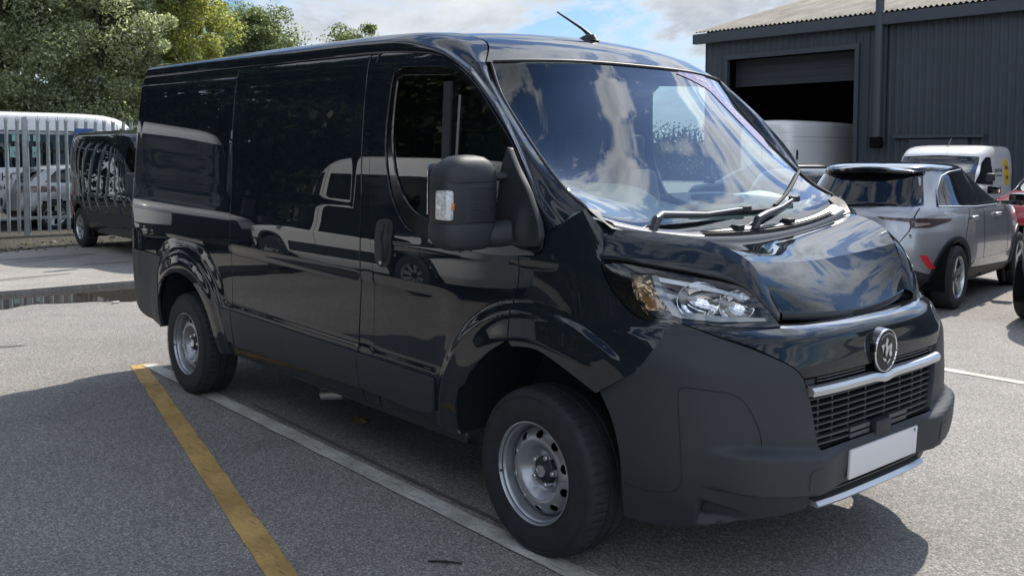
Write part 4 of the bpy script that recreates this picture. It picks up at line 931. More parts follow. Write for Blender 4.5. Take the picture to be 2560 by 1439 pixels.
# ================================================================ FENCE
GALV = mat('galvanised_steel', (.36, .40, .42), .42, metal=.35, noise=.22, nscale=9)
def fence():
    t = empty('palisade_fence', 'galvanised grey palisade fence with pointed steel pales along the verge', 'fence', (-17.1, 1.2, 0))
    X = -17.1
    def ob(mb, n, m=GALV, smooth=None): o = mb.build(n, m, None, smooth=smooth); o.data.transform(Matrix.Translation((-X*1., -1.2, 0))); o.parent = t; return o
    # one pale: W-section with a triple point
    prof = [(-.034, .0), (-.020, .022), (-.006, .010), (.006, .010), (.020, .022), (.034, .0)]; H = 2.29
    a = MB(); zs = [.09, 2.16]
    for z in zs:
        for y, x in prof: a.v.append(np.array((x+.02, y, z)))
    for j in range(5): a.f.append((j, j+1, 6+j+1, 6+j))
    tops = [(-.040, 2.27, .03), (-.006, 2.20, .018), (0, 2.335, .016), (.006, 2.20, .018), (.040, 2.27, .03)]
    k = len(a.v)
    for y, z, x in tops: a.v.append(np.array((x+.02, y, z)))
    a.f += [(6, 7, k), (7, 8, k+1), (7, k+1, k), (8, 9, k+2), (8, k+2, k+1), (9, k+3, k+2), (9, 10, k+3), (10, k+4, k+3), (10, 11, k+4)]
    a.v += [p-np.array((.004, 0, 0)) for p in a.v]; n = len(a.v)//2; a.f += [tuple(n+i for i in f[::-1]) for f in a.f]
    pale = ob(a, 'pale'); pale.data.transform(Matrix.Translation((0, 0, 0)))
    pale.data.transform(Matrix.Translation((X, 1.2, 0))); pale.location = (0, 0, 0)
    ys = [-5.0+.178*i for i in range(62)]; first = True
    for y in ys:
        o = pale if first else pale.copy()
        if not first: COL.objects.link(o)
        first = False; o.parent = t; o.location = (random.uniform(-.004, .004), y-1.2, random.uniform(-.012, .012)); o.rotation_euler = (random.uniform(-.008, .008), random.uniform(-.006, .006), random.uniform(-.06, .06))
    for y in (-3.9, -1.18, 1.535, 4.27):
        a = MB(); a.box((X+.035, y, 1.12), (.05, .085, 2.28)); a.tube([(X+.012, y, 2.24), (X+.058, y, 2.24)], .0425, 16); ob(a, 'fence_post', smooth=40)
    for z in (.36, 1.98):
        a = MB().box((X-.012, .5, z), (.05, 12, .05)); ob(a, 'fence_rail')
    return t
fence()
tag(MB().box((-17.02, 2.60, 1.78), (.02, .36, .60), bev=.004).build('blue_board', mat('blue_board_paint', (.03, .09, .30), .4), None), 'plain blue board fixed to the palisade fence behind the small black van', 'sign')
def litter():
    a = MB(); rg = random.Random(3)
    for k in range(1300):
        x = -13.7-abs(rg.gauss(0, 1.0)) if k % 3 else -14.9+rg.gauss(0, .8); y = rg.uniform(-3.5, 5.5); s = rg.uniform(.018, .05); r = rg.uniform(0, 6.28); c = np.array((x, y, .062 if x > -13.9 else .045)); tl = rg.uniform(-.5, .5)
        ax = np.array((math.cos(r), math.sin(r), tl))*s; ay = np.array((-math.sin(r), math.cos(r), rg.uniform(-.5, .5)))*s*.6; a.poly([c-ax, c-ay, c+ax, c+ay])
    m = bpy.data.materials.new('fallen_leaf'); m.use_nodes = True; nt = m.node_tree; ge = N(nt, 'ShaderNodeNewGeometry')
    nt.links.new(ramp(nt, ge.outputs['Random Per Island'], [(0, (.03, .04, .012)), (.5, (.06, .055, .022)), (.85, (.12, .09, .04)), (1, (.26, .20, .11))]), nt.nodes['Principled BSDF'].inputs['Base Color'])
    tag(a.build('leaf_litter', m, None, smooth=None, recalc=False), kind='stuff')
litter()

# ================================================================ VEHICLE SHELLS
def carpaint(name, c, metal=0.): return mat(name, c, .32, metal=metal, coat=1, coatr=.02)
CARG = glass('car_glass', (.10, .12, .13), refl=1.5, ior=1.5, body=(.006, .007, .008), alpha=.35)
TYRE = RUBBER
class Shell:
    """body made of stacked rounded plan outlines: levels (z, rear x, front x, half width, corner exponent)"""
    def __init__(s, lv):
        z = [l[0] for l in lv]; s.z0, s.z1 = z[0], z[-1]
        s.xr, s.xf, s.w, s.n = [pch(z, [l[k] for l in lv]) for k in (1, 2, 3, 4)]; s.lv = lv
    def side(s, x, z, sg=-1):
        x, z = np.broadcast_arrays(np.asarray(x, float), np.asarray(z, float)); c = (s.xr(z)+s.xf(z))/2; a = (s.xf(z)-s.xr(z))/2; q = np.clip(np.abs((x-c)/a), 0, .9995); n = s.n(z)
        return np.stack([x+0*z, sg*s.w(z)*(1-q**n)**(1/n), z+0*x], -1)
    def end(s, y, z, sg=-1):
        y, z = np.broadcast_arrays(np.asarray(y, float), np.asarray(z, float)); c = (s.xr(z)+s.xf(z))/2; a = (s.xf(z)-s.xr(z))/2; n = s.n(z); q = np.clip(np.abs(y)/s.w(z), 0, .9995)
        return np.stack([c+sg*a*(1-q**n)**(1/n), y+0*z, z+0*y], -1)
    def right(s): return lambda x, z: s.side(x, z, -1)
    def left(s): return lambda x, z: s.side(-np.asarray(x, float), z, 1)      # u runs backwards so the normal still points out
    def rear(s): return lambda y, z: s.end(-np.asarray(y, float), z, -1)
    def front(s): return lambda y, z: s.end(y, z, 1)
    def build(s, name, m, par, arches=(), na=144, nz_=46, ra=.36):
        zs = sorted(set([l[0] for l in s.lv]+list(np.linspace(s.z0, s.z1, nz_)))); V = []; th = np.linspace(0, 2*math.pi, na, endpoint=False)
        for z in zs:
            c = float(s.xr(z)+s.xf(z))/2; a = float(s.xf(z)-s.xr(z))/2; w = float(s.w(z)); n = float(s.n(z))
            t = th+.28*np.sin(2*th)*-1*0
            cs, sn = np.cos(t), np.sin(t); V.append(np.stack([c+a*np.sign(cs)*np.abs(cs)**(2/n*1.0), w*np.sign(sn)*np.abs(sn)**(2/n), np.full(na, z)], 1))
        # even spacing along each ring
        for i, P in enumerate(V):
            d = np.r_[0, np.cumsum(np.linalg.norm(np.diff(np.vstack([P, P[:1]]), axis=0), axis=1))]; q = np.linspace(0, d[-1], na, endpoint=False); PP = np.vstack([P, P[:1]])
            V[i] = np.stack([np.interp(q, d, PP[:, k]) for k in range(3)], 1)
        V = np.array(V); K = len(zs); F = []
        for i in range(K-1):
            for j in range(na):
                q = [(i, j), (i, (j+1) % na), (i+1, (j+1) % na), (i+1, j)]; c = sum(V[a][b] for a, b in q)/4
                if any(math.hypot(c[0]-ax, c[2]-az) < ra and abs(c[1]) > .45*float(s.w(c[2])) for ax, az in arches): continue
                F.append(tuple(a*na+b for a, b in q))
        F.append(tuple((K-1)*na+j for j in range(na)))
        return mk(name, V.reshape(-1, 3), F, m, par, smooth=38)
def dark_liner(par, arches, w, ra):
    for (ax, az) in arches:
        for s in (-1, 1):
            a = MB(); n = 18; b = len(a.v)
            for t in np.linspace(-.3, math.pi+.3, n):
                for yy in (w-.01, w-.34): a.v.append(np.array((ax+(ra+.03)*math.cos(t), s*yy, az+(ra+.03)*math.sin(t))))
            for i in range(n-1): a.f.append((b+2*i, b+2*i+1, b+2*i+3, b+2*i+2))
            k = len(a.v); a.v.append(np.array((ax, s*(w-.34), az)))
            for i in range(n-1): a.f.append((b+2*i+1, k, b+2*i+3))
            a.build('wheel_liner', VOIDM, par, smooth=None)
def alloy(par, c, s, r=.335, rr=.215, wd=.21, spokes=5, mcol=None, dark=False, twist=.0):
    t = empty('wheel', None, None); t.parent = par; t.location = c
    MB().lathe([(rr, .02), (rr+.01, .0), (rr+.05, -.006), (r-.03, -.002), (r-.008, .014), (r, .04), (r, wd-.04), (r-.01, wd-.01), (rr, wd)], (0, 0, 0), n=56, sgn=-s).build('tyre', TYRE, t)
    MB().lathe([(rr-.012, .14), (rr-.016, .03), (rr-.008, .008), (rr, .004), (rr+.003, .014)], (0, 0, 0), n=56, sgn=-s).build('rim', SATIN, t)
    MB().lathe([(.0, .10), (rr, .10)], (0, 0, 0), n=32, sgn=-s).build('disc_back', VOIDM, t)
    a = MB(); b = MB()
    for k in range(spokes):
        t0 = 2*math.pi*k/spokes+.3
        def P(rad, dt, d): return np.array((rad*math.cos(t0+dt), (-s)*d, rad*math.sin(t0+dt)))
        w0, w1 = .42, .17
        for (q, mm) in ((a, 0),):
            pts = [P(.05, -w0*.9, .045), P(rr-.012, -w1+twist, .02), P(rr-.012, w1+twist, .02), P(.05, w0*.9, .045)]; bk = [p+np.array((0, (-s)*.03, 0)) for p in pts]; n = len(q.v); q.v += pts+bk; q.f += [(n, n+1, n+2, n+3), (n, n+4, n+5, n+1), (n+2, n+6, n+7, n+3), (n+1, n+5, n+6, n+2)]
        pts = [P(.09, w0*.55, .05), P(rr-.014, w1+twist, .03), P(rr-.014, w1+.16+twist, .035), P(.10, w0*.95, .055)]; n = len(b.v); b.v += pts; b.f.append((n, n+1, n+2, n+3))
    a.build('spokes', mcol or SATIN, t, smooth=None); 
    if dark: b.build('spoke_inserts', GLOSSB, t, smooth=None)
    MB().lathe([(0, .035), (.05, .035), (.06, .05)], (0, 0, 0), n=20, sgn=-s).build('wheel_cap', GLOSSB, t)
    return t
def arch_trim(sh, par, ax, az, r0, r1, m, t0=-20, t1=200, off=.014):
    out = [(ax+r1*math.cos(R(t)), az+r1*math.sin(R(t))) for t in np.linspace(t0, t1, 24)]+[(ax+r0*math.cos(R(t)), az+r0*math.sin(R(t))) for t in np.linspace(t1, t0, 24)]
    o = np.array(out); panel('arch_trim', o, sh.right(), m, par, off=off, step=.06, bstep=.05, skirt=.03); o2 = o.copy(); o2[:, 0] *= -1; panel('arch_trim', o2[::-1], sh.left(), m, par, off=off, step=.06, bstep=.05, skirt=.03)
def sidepanel(name, sh, pts, m, par, off=.004, step=.07, skirt=.004, left=True, right=True, holes=()):
    p = np.array(pts, float)
    if ((p[:, 0]*np.roll(p[:, 1], -1)-np.roll(p[:, 0], -1)*p[:, 1]).sum()) < 0: p = p[::-1]
    if right: panel(name, p, sh.right(), m, par, off=off, step=step, skirt=skirt)
    if left: q = p.copy(); q[:, 0] *= -1; panel(name, q[::-1], sh.left(), m, par, off=off, step=step, skirt=skirt)
def endpanel(name, sh, pts, m, par, which='rear', off=.004, step=.07, skirt=.004, sym=False):
    p = np.array(pts, float)
    if sym: p = np.vstack([p, p[::-1]*np.array((-1, 1))])
    if ((p[:, 0]*np.roll(p[:, 1], -1)-np.roll(p[:, 0], -1)*p[:, 1]).sum()) < 0: p = p[::-1]
    return panel(name, p, sh.rear() if which == 'rear' else sh.front(), m, par, off=off, step=step, skirt=skirt)

def crossover(loc, rz):
    t = empty('crossover_car', 'silver two-tone crossover car seen from behind, black roof and red reflector', 'car', loc, rz)
    SIL = carpaint('silver_paint', (.40, .42, .455), .55)
    lv = [(.24,-1.86,1.95,.80,3.6),(.34,-1.99,2.04,.865,3.6),(.50,-2.06,2.07,.892,3.5),(.66,-2.08,2.07,.898,3.5),(.80,-2.06,2.05,.892,3.5),(.90,-2.05,2.00,.888,3.3),(.98,-2.04,1.90,.882,3.2),(1.04,-2.00,1.55,.860,3.1),(1.09,-1.94,1.10,.825,3.0),(1.20,-1.84,.80,.770,2.8),(1.32,-1.73,.50,.712,2.7),(1.42,-1.62,.22,.662,2.7),(1.48,-1.52,.0,.635,3.0),(1.515,-1.40,-.15,.56,2.8),(1.532,-1.15,-.35,.42,2.5),(1.536,-.95,-.5,.25,2.3)]
    sh = Shell(lv); AR_ = [(-1.27,.335),(1.29,.335)]
    sh.build('body', SIL, t, AR_, ra=.375); dark_liner(t, AR_, .87, .375)
    for x in (-1.27, 1.29):
        for s in (-1, 1): alloy(t, (x, s*.885, .335), s, r=.335, rr=.222, spokes=5, dark=True, twist=.10)
    for x in (-1.27, 1.29): arch_trim(sh, t, x, .335, .37, .435, PLASTD, -40, 220)
    # black roof cap
    rows = []
    for z in (1.445, 1.47, 1.49, 1.505, 1.52, 1.530, 1.5365, 1.5385):
        c = float(sh.xr(z)+sh.xf(z))/2; a = float(sh.xf(z)-sh.xr(z))/2; w = float(sh.w(z)); n = float(sh.n(z)); r = []
        for q in np.linspace(0, 2*math.pi, 73):
            cs, sn = math.cos(q), math.sin(q); r.append((c+(a+.004)*math.copysign(abs(cs)**(2/n), cs), (w+.004)*math.copysign(abs(sn)**(2/n), sn), z+.004))
        rows.append(r)
    V = [p for r in rows for p in r]; F = [(i*73+j, i*73+j+1, (i+1)*73+j+1, (i+1)*73+j) for i in range(7) for j in range(72)]+[tuple(7*73+j for j in range(72))]
    mk('roof', V, F, GLOSSB, t, smooth=40)
    # rear screen, spoiler, wiper
    endpanel('rear_window', sh, [(.0,1.095),(.48,1.098),(.575,1.11),(.585,1.15),(.53,1.30),(.50,1.385),(.44,1.402),(.0,1.412)], CARG, t, sym=True, off=.005)
    endpanel('window_surround', sh, [(.0,1.082),(.55,1.085),(.625,1.10),(.56,1.30),(.53,1.41),(.0,1.43)], GLOSSB, t, sym=True, off=.002)
    sp = MB(); 
    for y in np.linspace(-.54, .54, 17):
        d = .10*(1-(abs(y)/.60)**3); zz = 1.465-.035*(y/.5)**2; xx = float(sh.end(y, 1.43)[0]); 
        for (dx, dz) in ((.10, .030), (-.10*d/.1-.02, .012), (-.10*d/.1-.02, -.012), (.02, -.03)): sp.v.append(np.array((xx+dx, y, zz+dz)))
    for i in range(16):
        for j in range(4): sp.f.append((i*4+j, i*4+(j+1) % 4, (i+1)*4+(j+1) % 4, (i+1)*4+j))
    sp.f += [(0, 1, 2, 3), (67, 66, 65, 64)]; so = sp.build('spoiler', GLOSSB, t, smooth=40)
    MB().box((float(sh.end(0, 1.445)[0])-.10, 0, 1.458), (.012, .34, .010)).build('brake_lamp', mat('brake_red', (.25, .02, .02), .2, coat=1), so)
    MB().tube([sh.end(.05, 1.09)+(-.02, 0, 0), sh.end(-.18, 1.105)+(-.03, 0, 0), sh.end(-.42, 1.115)+(-.02, 0, 0)], [.022, .018, .010], 8).build('rear_wiper', GLOSSB, t)
    # tailgate shut line, lamps, badge, plate recess
    for s in (-1, 1): endpanel('tailgate_edge', sh, [(s*.605,1.07),(s*.615,1.07),(s*.575,.84),(s*.50,.72),(.0,.70),(.0,.706),(s*.495,.726),(s*.567,.845)], VOIDM, t, off=.001, skirt=0, step=.03)
    for s in (-1, 1):
        endpanel('tail_lamp', sh, [(s*.28,.985),(s*.58,.972),(s*.72,.965),(s*.815,.955),(s*.80,.925),(s*.72,.875),(s*.58,.872),(s*.565,.935),(s*.34,.958)], mat('smoked_lamp', (.030,.008,.010), .15, coat=.6), t, off=.010, step=.04, skirt=.012)
        endpanel('lamp_bar', sh, [(s*.60,.925),(s*.70,.920),(s*.70,.905),(s*.62,.885),(s*.60,.885)], mat('lamp_pale', (.30,.20,.20), .2, coat=.6), t, off=.013, step=.04, skirt=.006)
        endpanel('rear_reflector', sh, [(s*.655,.60),(s*.70,.595),(s*.745,.455),(s*.705,.455)], mat('reflector_red', (.62,.03,.04), .2, coat=1), t, off=.016, step=.04, skirt=.014)
        endpanel('bumper_blade', sh, [(s*.30,.615),(s*.71,.60),(s*.735,.50),(s*.80,.43),(s*.845,.42),(s*.84,.40),(s*.70,.40),(s*.60,.47),(s*.47,.57)], SIL, t, off=.008, step=.04, skirt=.01)
    endpanel('lower_bumper', sh, [(.0,.62),(.36,.612),(.50,.56),(.62,.44),(.72,.385),(.86,.385),(.85,.27),(.0,.25)], PLASTD, t, sym=True, off=.005, step=.05)
    endpanel('skid_plate', sh, [(.0,.40),(.30,.40),(.44,.30),(.0,.30)], SATIN, t, sym=True, off=.009, step=.06)
    endpanel('plate_recess', sh, [(.0,.86),(.30,.86),(.33,.74),(.0,.735)], mat('silver_shade', (.33,.345,.37), .35, metal=.5, coat=.6), t, sym=True, off=.002, step=.06, skirt=0)
    e = MB().lathe([(.058,.002),(.066,.010),(.074,.004),(.074,-.01)], (0,0,0), axis='X', n=32, sgn=-1); c = sh.end(0, .985); e.v = [v+c-(.004,0,0) for v in e.v]; eo = e.build('badge', GLOSSB, t)
    for sh_ in ([(-.03,.0),(-.005,.012),(-.02,-.03),(-.035,-.02)], [(.0,.045),(.012,.02),(.004,-.01),(-.008,.01)], [(.01,.0),(.035,.012),(.03,-.03),(.012,-.02)]): prism('griffin_relief', sh_, (c-(.012,0,0), (0,-1,0), (0,0,1)), .004, SATIN, eo)
    text('badge_letter', 'e', .085, frameM(sh.end(-.58, .80)+(-.004,0,0), (0,-1,0), (0,0,1)), GLOSSB, t)
    # side glass, chrome line, doors, mirrors, sill cladding
    sidepanel('window_surround', sh, [(-1.52,1.085),(-1.40,1.20),(-1.20,1.36),(-1.0,1.425),(-.5,1.452),(-.1,1.445),(.25,1.38),(.95,1.085),(.7,1.06),(-.3,1.055),(-1.2,1.065)], GLOSSB, t, off=.002)
    sidepanel('rear_side_window', sh, [(-1.34,1.095),(-1.24,1.27),(-1.10,1.375),(-.95,1.405),(-.50,1.425),(-.44,1.085)], CARG, t, off=.005)
    sidepanel('front_side_window', sh, [(-.36,1.085),(-.42,1.425),(-.10,1.418),(.20,1.35),(.70,1.10),(.6,1.085)], CARG, t, off=.005)
    for s in (-1, 1):
        q = lambda x, z: sh.side(x, z, s)+(0, s*.006, 0)
        MB().tube([q(x, z) for x, z in ((.85,1.07),(.2,1.052),(-.6,1.055),(-1.2,1.075),(-1.50,1.085),(-1.36,1.25),(-1.17,1.39),(-.95,1.435),(-.5,1.458),(-.1,1.455),(.25,1.395))], .009, 6).build('chrome_strip', SATIN, t)
        for x in (-.78, .12): MB().box(sh.side(x, .945, s)+(0, s*.022, 0), (.20, .035, .04), bev=.014).build('door_handle', SATIN, t)
        mm = MB().box((.62, s*1.0, 1.10), (.16, .20, .15), bev=.045).box((.64, s*.88, 1.06), (.10, .14, .05), bev=.01); mm.build('door_mirror', GLOSSB, t)
    for xg in (-.40, .62, -1.20): sidepanel('door_gap', sh, [(xg,.42),(xg+.012,.42),(xg+.03 if xg != -1.20 else xg+.35,1.05),(xg+.018 if xg != -1.20 else xg+.338,1.05)], VOIDM, t, off=.001, skirt=0, step=.05)
    sidepanel('sill_trim', sh, [(-.80,.40),(.85,.34),(.85,.255),(-.85,.255)], PLASTD, t, off=.008, step=.08)
    sidepanel('sill_accent', sh, [(-.70,.485),(.85,.46),(.85,.42),(-.80,.425)], GLOSSB, t, off=.004, step=.08)
    MB().box((.1,0,.30),(3.4,1.5,.14)).build('underbody', VOIDM, t)
    for y in (-.4,.4): MB().box((-.25, y, 1.2), (.14,.22,.36), bev=.04).build('seat', PLASTD, t)
    return t
crossover((-2.785, 7.755, 0), R(98.5))

def hatch(name, label, loc, rz, paint, roofm=None, h=1.45, group=None, cat='car', simple=False):
    t = empty(name, label, cat, loc, rz, group); k = h/1.45
    lv = [(.22,-1.90,1.95,.78,4),(.36,-2.02,2.06,.86,4),(.55,-2.06,2.09,.885,4),(.78,-2.04,2.04,.885,3.8),(.90,-2.0,1.90,.87,3.6),(.98,-1.95,1.35,.84,3.4),(1.04,-1.90,1.0,.81,3.2),(1.18,-1.78,.68,.75,3.2),(1.30,-1.64,.35,.69,3.2),(1.38,-1.50,.08,.64,3),(1.425,-1.30,-.10,.55,2.8),(1.445,-1.0,-.35,.38,2.5),(1.45,-.85,-.5,.22,2.3)]
    lv = [(z*k, a, b, w, n) for z, a, b, w, n in lv]; sh = Shell(lv); AR_ = [(-1.27,.32),(1.28,.32)]; sh.build('body', paint, t, AR_, na=112, nz_=32, ra=.35); dark_liner(t, AR_, .85, .35)
    for x in (-1.27, 1.28):
        for s in (-1, 1): alloy(t, (x, s*.87, .32), s, r=.32, rr=.205, spokes=6)
    endpanel('rear_window', sh, [(0,1.06*k),(.60,1.07*k),(.56,1.34*k),(0,1.36*k)], CARG, t, sym=True)
    endpanel('windscreen', sh, [(0,1.03*k),(.64,1.05*k),(.55,1.35*k),(0,1.385*k)], mat('screen_glass_dark', (.02,.024,.028), .04, coat=1), t, 'front', sym=True, off=.006)
    sidepanel('side_window', sh, [(-1.42,1.06*k),(-1.20,1.30*k),(-.95,1.37*k),(-.32,1.38*k),(-.26,1.05*k)], CARG, t); sidepanel('side_window', sh, [(-.18,1.05*k),(-.24,1.38*k),(.02,1.36*k),(.68,1.06*k)], CARG, t)
    for s in (-1, 1):
        endpanel('tail_lamp', sh, [(s*.50,.92),(s*.80,.92),(s*.84,.80),(s*.55,.78)], mat('smoked_red_lamp', (.10,.02,.022), .12, coat=1), t, off=.008)
        endpanel('headlamp', sh, [(s*.45,.72),(s*.80,.74),(s*.82,.62),(s*.48,.62)], mat('lamp_clear', (.5,.52,.55), .1, coat=1), t, 'front', off=.008)
        MB().box((.62, s*.99, 1.04*k), (.15,.19,.14), bev=.04).build('door_mirror', GLOSSB, t)
    endpanel('lower_bumper', sh, [(0,.42),(.84,.42),(.83,.25),(0,.24)], PLASTD, t, sym=True); endpanel('front_grille', sh, [(0,.58),(.5,.58),(.6,.34),(0,.32)], VOIDM, t, 'front', sym=True)
    if roofm:
        rows = []
        for z in (1.36, 1.39, 1.41, 1.43, 1.444, 1.4515):
            z *= k; c = float(sh.xr(z)+sh.xf(z))/2; a = float(sh.xf(z)-sh.xr(z))/2; w = float(sh.w(z)); n = float(sh.n(z)); rows.append([(c+(a+.005)*math.copysign(abs(math.cos(q))**(2/n), math.cos(q)), (w+.005)*math.copysign(abs(math.sin(q))**(2/n), math.sin(q)), z+.005) for q in np.linspace(0, 2*math.pi, 61)])
        V = [p for r in rows for p in r]; mk('roof', V, [(i*61+j, i*61+j+1, (i+1)*61+j+1, (i+1)*61+j) for i in range(5) for j in range(60)]+[tuple(5*61+j for j in range(60))], roofm, t, smooth=40)
    MB().box((0,0,.30),(3.4,1.45,.14)).build('underbody', VOIDM, t); return t
hatch('parked_car', 'black hatchback half hidden beyond the black van bonnet, in front of the warehouse', (-5.55, 10.6, 0), R(97), BLACKP, h=1.44)
hatch('parked_car', 'dark grey low car in front of the white van at the warehouse door', (-9.6, 14.6, 0), R(165), carpaint('dark_grey_paint', (.02,.022,.026)), h=1.46)
hatch('parked_car', 'red car with a black roof behind the silver crossover at the right', (-3.1, 13.7, 0), R(-84), carpaint('red_paint', (.34,.012,.02)), roofm=GLOSSB, h=1.46)
hatch('parked_car', 'dark silver car cut off by the right edge, beside the silver crossover', (-.40, 7.95, 0), R(98), carpaint('mid_silver_paint', (.36,.38,.41), .4), h=1.62)
hatch('parked_car', 'silver saloon with blue stripe parked behind the palisade fence', (-19.2, 3.75, 0), R(86), carpaint('pale_silver_paint', (.40,.42,.45), .4), h=1.36)

def van_shell(name, label, loc, rz, paint, L_=5.4, H=2.5, Wd=1.0, nose=.95, scr=.75, group=None, windows=False, small=False, lowtrim=True):
    """cab-forward van: length, height, half width"""
    t = empty(name, label, 'van', loc, rz, group); xr, xf = -L_/2, L_/2; hb = H*.47 if not small else .98; hw = H
    lv = [(.28,xr+.10,xf-.14,Wd*.90,6),(.42,xr+.02,xf-.02,Wd*.965,6),(.60,xr,xf,Wd*.985,6),(.85,xr,xf-.04,Wd,6),(hb-.12,xr,xf-.22,Wd,5.5),(hb,xr,xf-.55,Wd*.995,5),(hb+.06,xr,xf-nose*.86,Wd*.985,5),(hb+.30,xr+.01,xf-nose-scr*.30,Wd*.965,5.5),(H*.80,xr+.02,xf-nose-scr*.80,Wd*.935,6),(H*.90,xr+.04,xf-nose-scr*1.06,Wd*.905,6),(H*.955,xr+.06,xf-nose-scr*1.35,Wd*.87,5.5),(H*.985,xr+.10,xf-nose-scr*1.75,Wd*.79,5),(H*.998,xr+.25,xf-nose-scr*2.2,Wd*.6,4),(H,xr+.5,xf-nose-scr*2.6,Wd*.4,3)]
    sh = Shell(lv); wr = .33 if not small else .31; AR_ = [(xr+1.0 if not small else xr+.85, wr), (xf-.93, wr)]; ra = wr+.075
    sh.build('body', paint, t, AR_, na=176, nz_=44, ra=ra); dark_liner(t, AR_, Wd*.96, ra)
    for x, z in AR_:
        for s in (-1, 1): alloy(t, (x, s*(Wd*.965), wr), s, r=wr, rr=.20, spokes=8)
        arch_trim(sh, t, x, z, ra-.01, ra+.05, paint if not lowtrim else PLASTD, -15, 195, off=.006)
    G = CARG; SG = mat('screen_glass_dark', (.02,.024,.028), .04, coat=1)
    z0_, z1_ = hb+.06, H*.885
    endpanel('windscreen', sh, [(0,z0_),(Wd*.84,z0_+.04),(Wd*.78,z1_-.03),(0,z1_)], SG, t, 'front', sym=True, off=.006)
    xa = xf-nose-.10; xt = xf-nose-scr*1.02
    sidepanel('cab_window', sh, [(xa-.95,hb+.05),(xa-.05,hb+.09),(xt-.02,H*.80),(xt-.22,H*.865),(xa-.98,H*.865)], G, t, off=.005)
    for s in (-1, 1):
        endpanel('headlamp', sh, [(s*.52*Wd,.90*hb/1.17),(s*.92*Wd,.98*hb/1.17),(s*.94*Wd,.80*hb/1.17),(s*.55*Wd,.76*hb/1.17)], mat('lamp_clear', (.5,.52,.55), .1, coat=1), t, 'front', off=.01)
        if not group: endpanel('tail_lamp', sh, [(s*.86*Wd,hb*1.02),(s*.955*Wd,hb*1.02),(s*.96*Wd,hb*.55),(s*.87*Wd,hb*.55)], mat('red_lamp', (.42,.012,.015), .15, coat=1), t, off=.008)
        MB().box((xa-.12, s*(Wd+.13), hb+.22), (.12,.20,.30) if not small else (.09,.15,.15), bev=.03).build('door_mirror', PLASTD, t)
    endpanel('front_grille', sh, [(0,.80*hb/1.17),(.5*Wd,.80*hb/1.17),(.55*Wd,.42),(0,.40)], PLASTD, t, 'front', sym=True)
    endpanel('front_bumper', sh, [(0,.56),(.97*Wd,.58),(.95*Wd,.30),(0,.29)], PLASTD if lowtrim else paint, t, 'front', sym=True, off=.006)
    endpanel('door_gap', sh, [(-.006,.45),(.006,.45),(.006,H*.93),(-.006,H*.93)], VOIDM, t, off=.001, skirt=0)
    sidepanel('door_gap', sh, [(xa-1.05,.40),(xa-1.04,.40),(xa-1.04,H*.90),(xa-1.05,H*.90)], VOIDM, t, off=.001, skirt=0)
    if windows: sidepanel('window_band', sh, [(xa-1.15,hb+.08),(xa-1.15,H*.86),(xr+.25,H*.86),(xr+.25,hb+.08)], G, t, off=.006)
    if lowtrim: sidepanel('side_trim', sh, [(AR_[0][0]+ra+.1,.62),(AR_[1][0]-ra-.1,.62),(AR_[1][0]-ra-.1,.45),(AR_[0][0]+ra+.1,.45)], PLASTD, t, off=.01)
    MB().box((0,0,.34),(L_*.8,Wd*1.6,.14)).build('underbody', VOIDM, t)
    return t, sh, hb, (xa, xr)
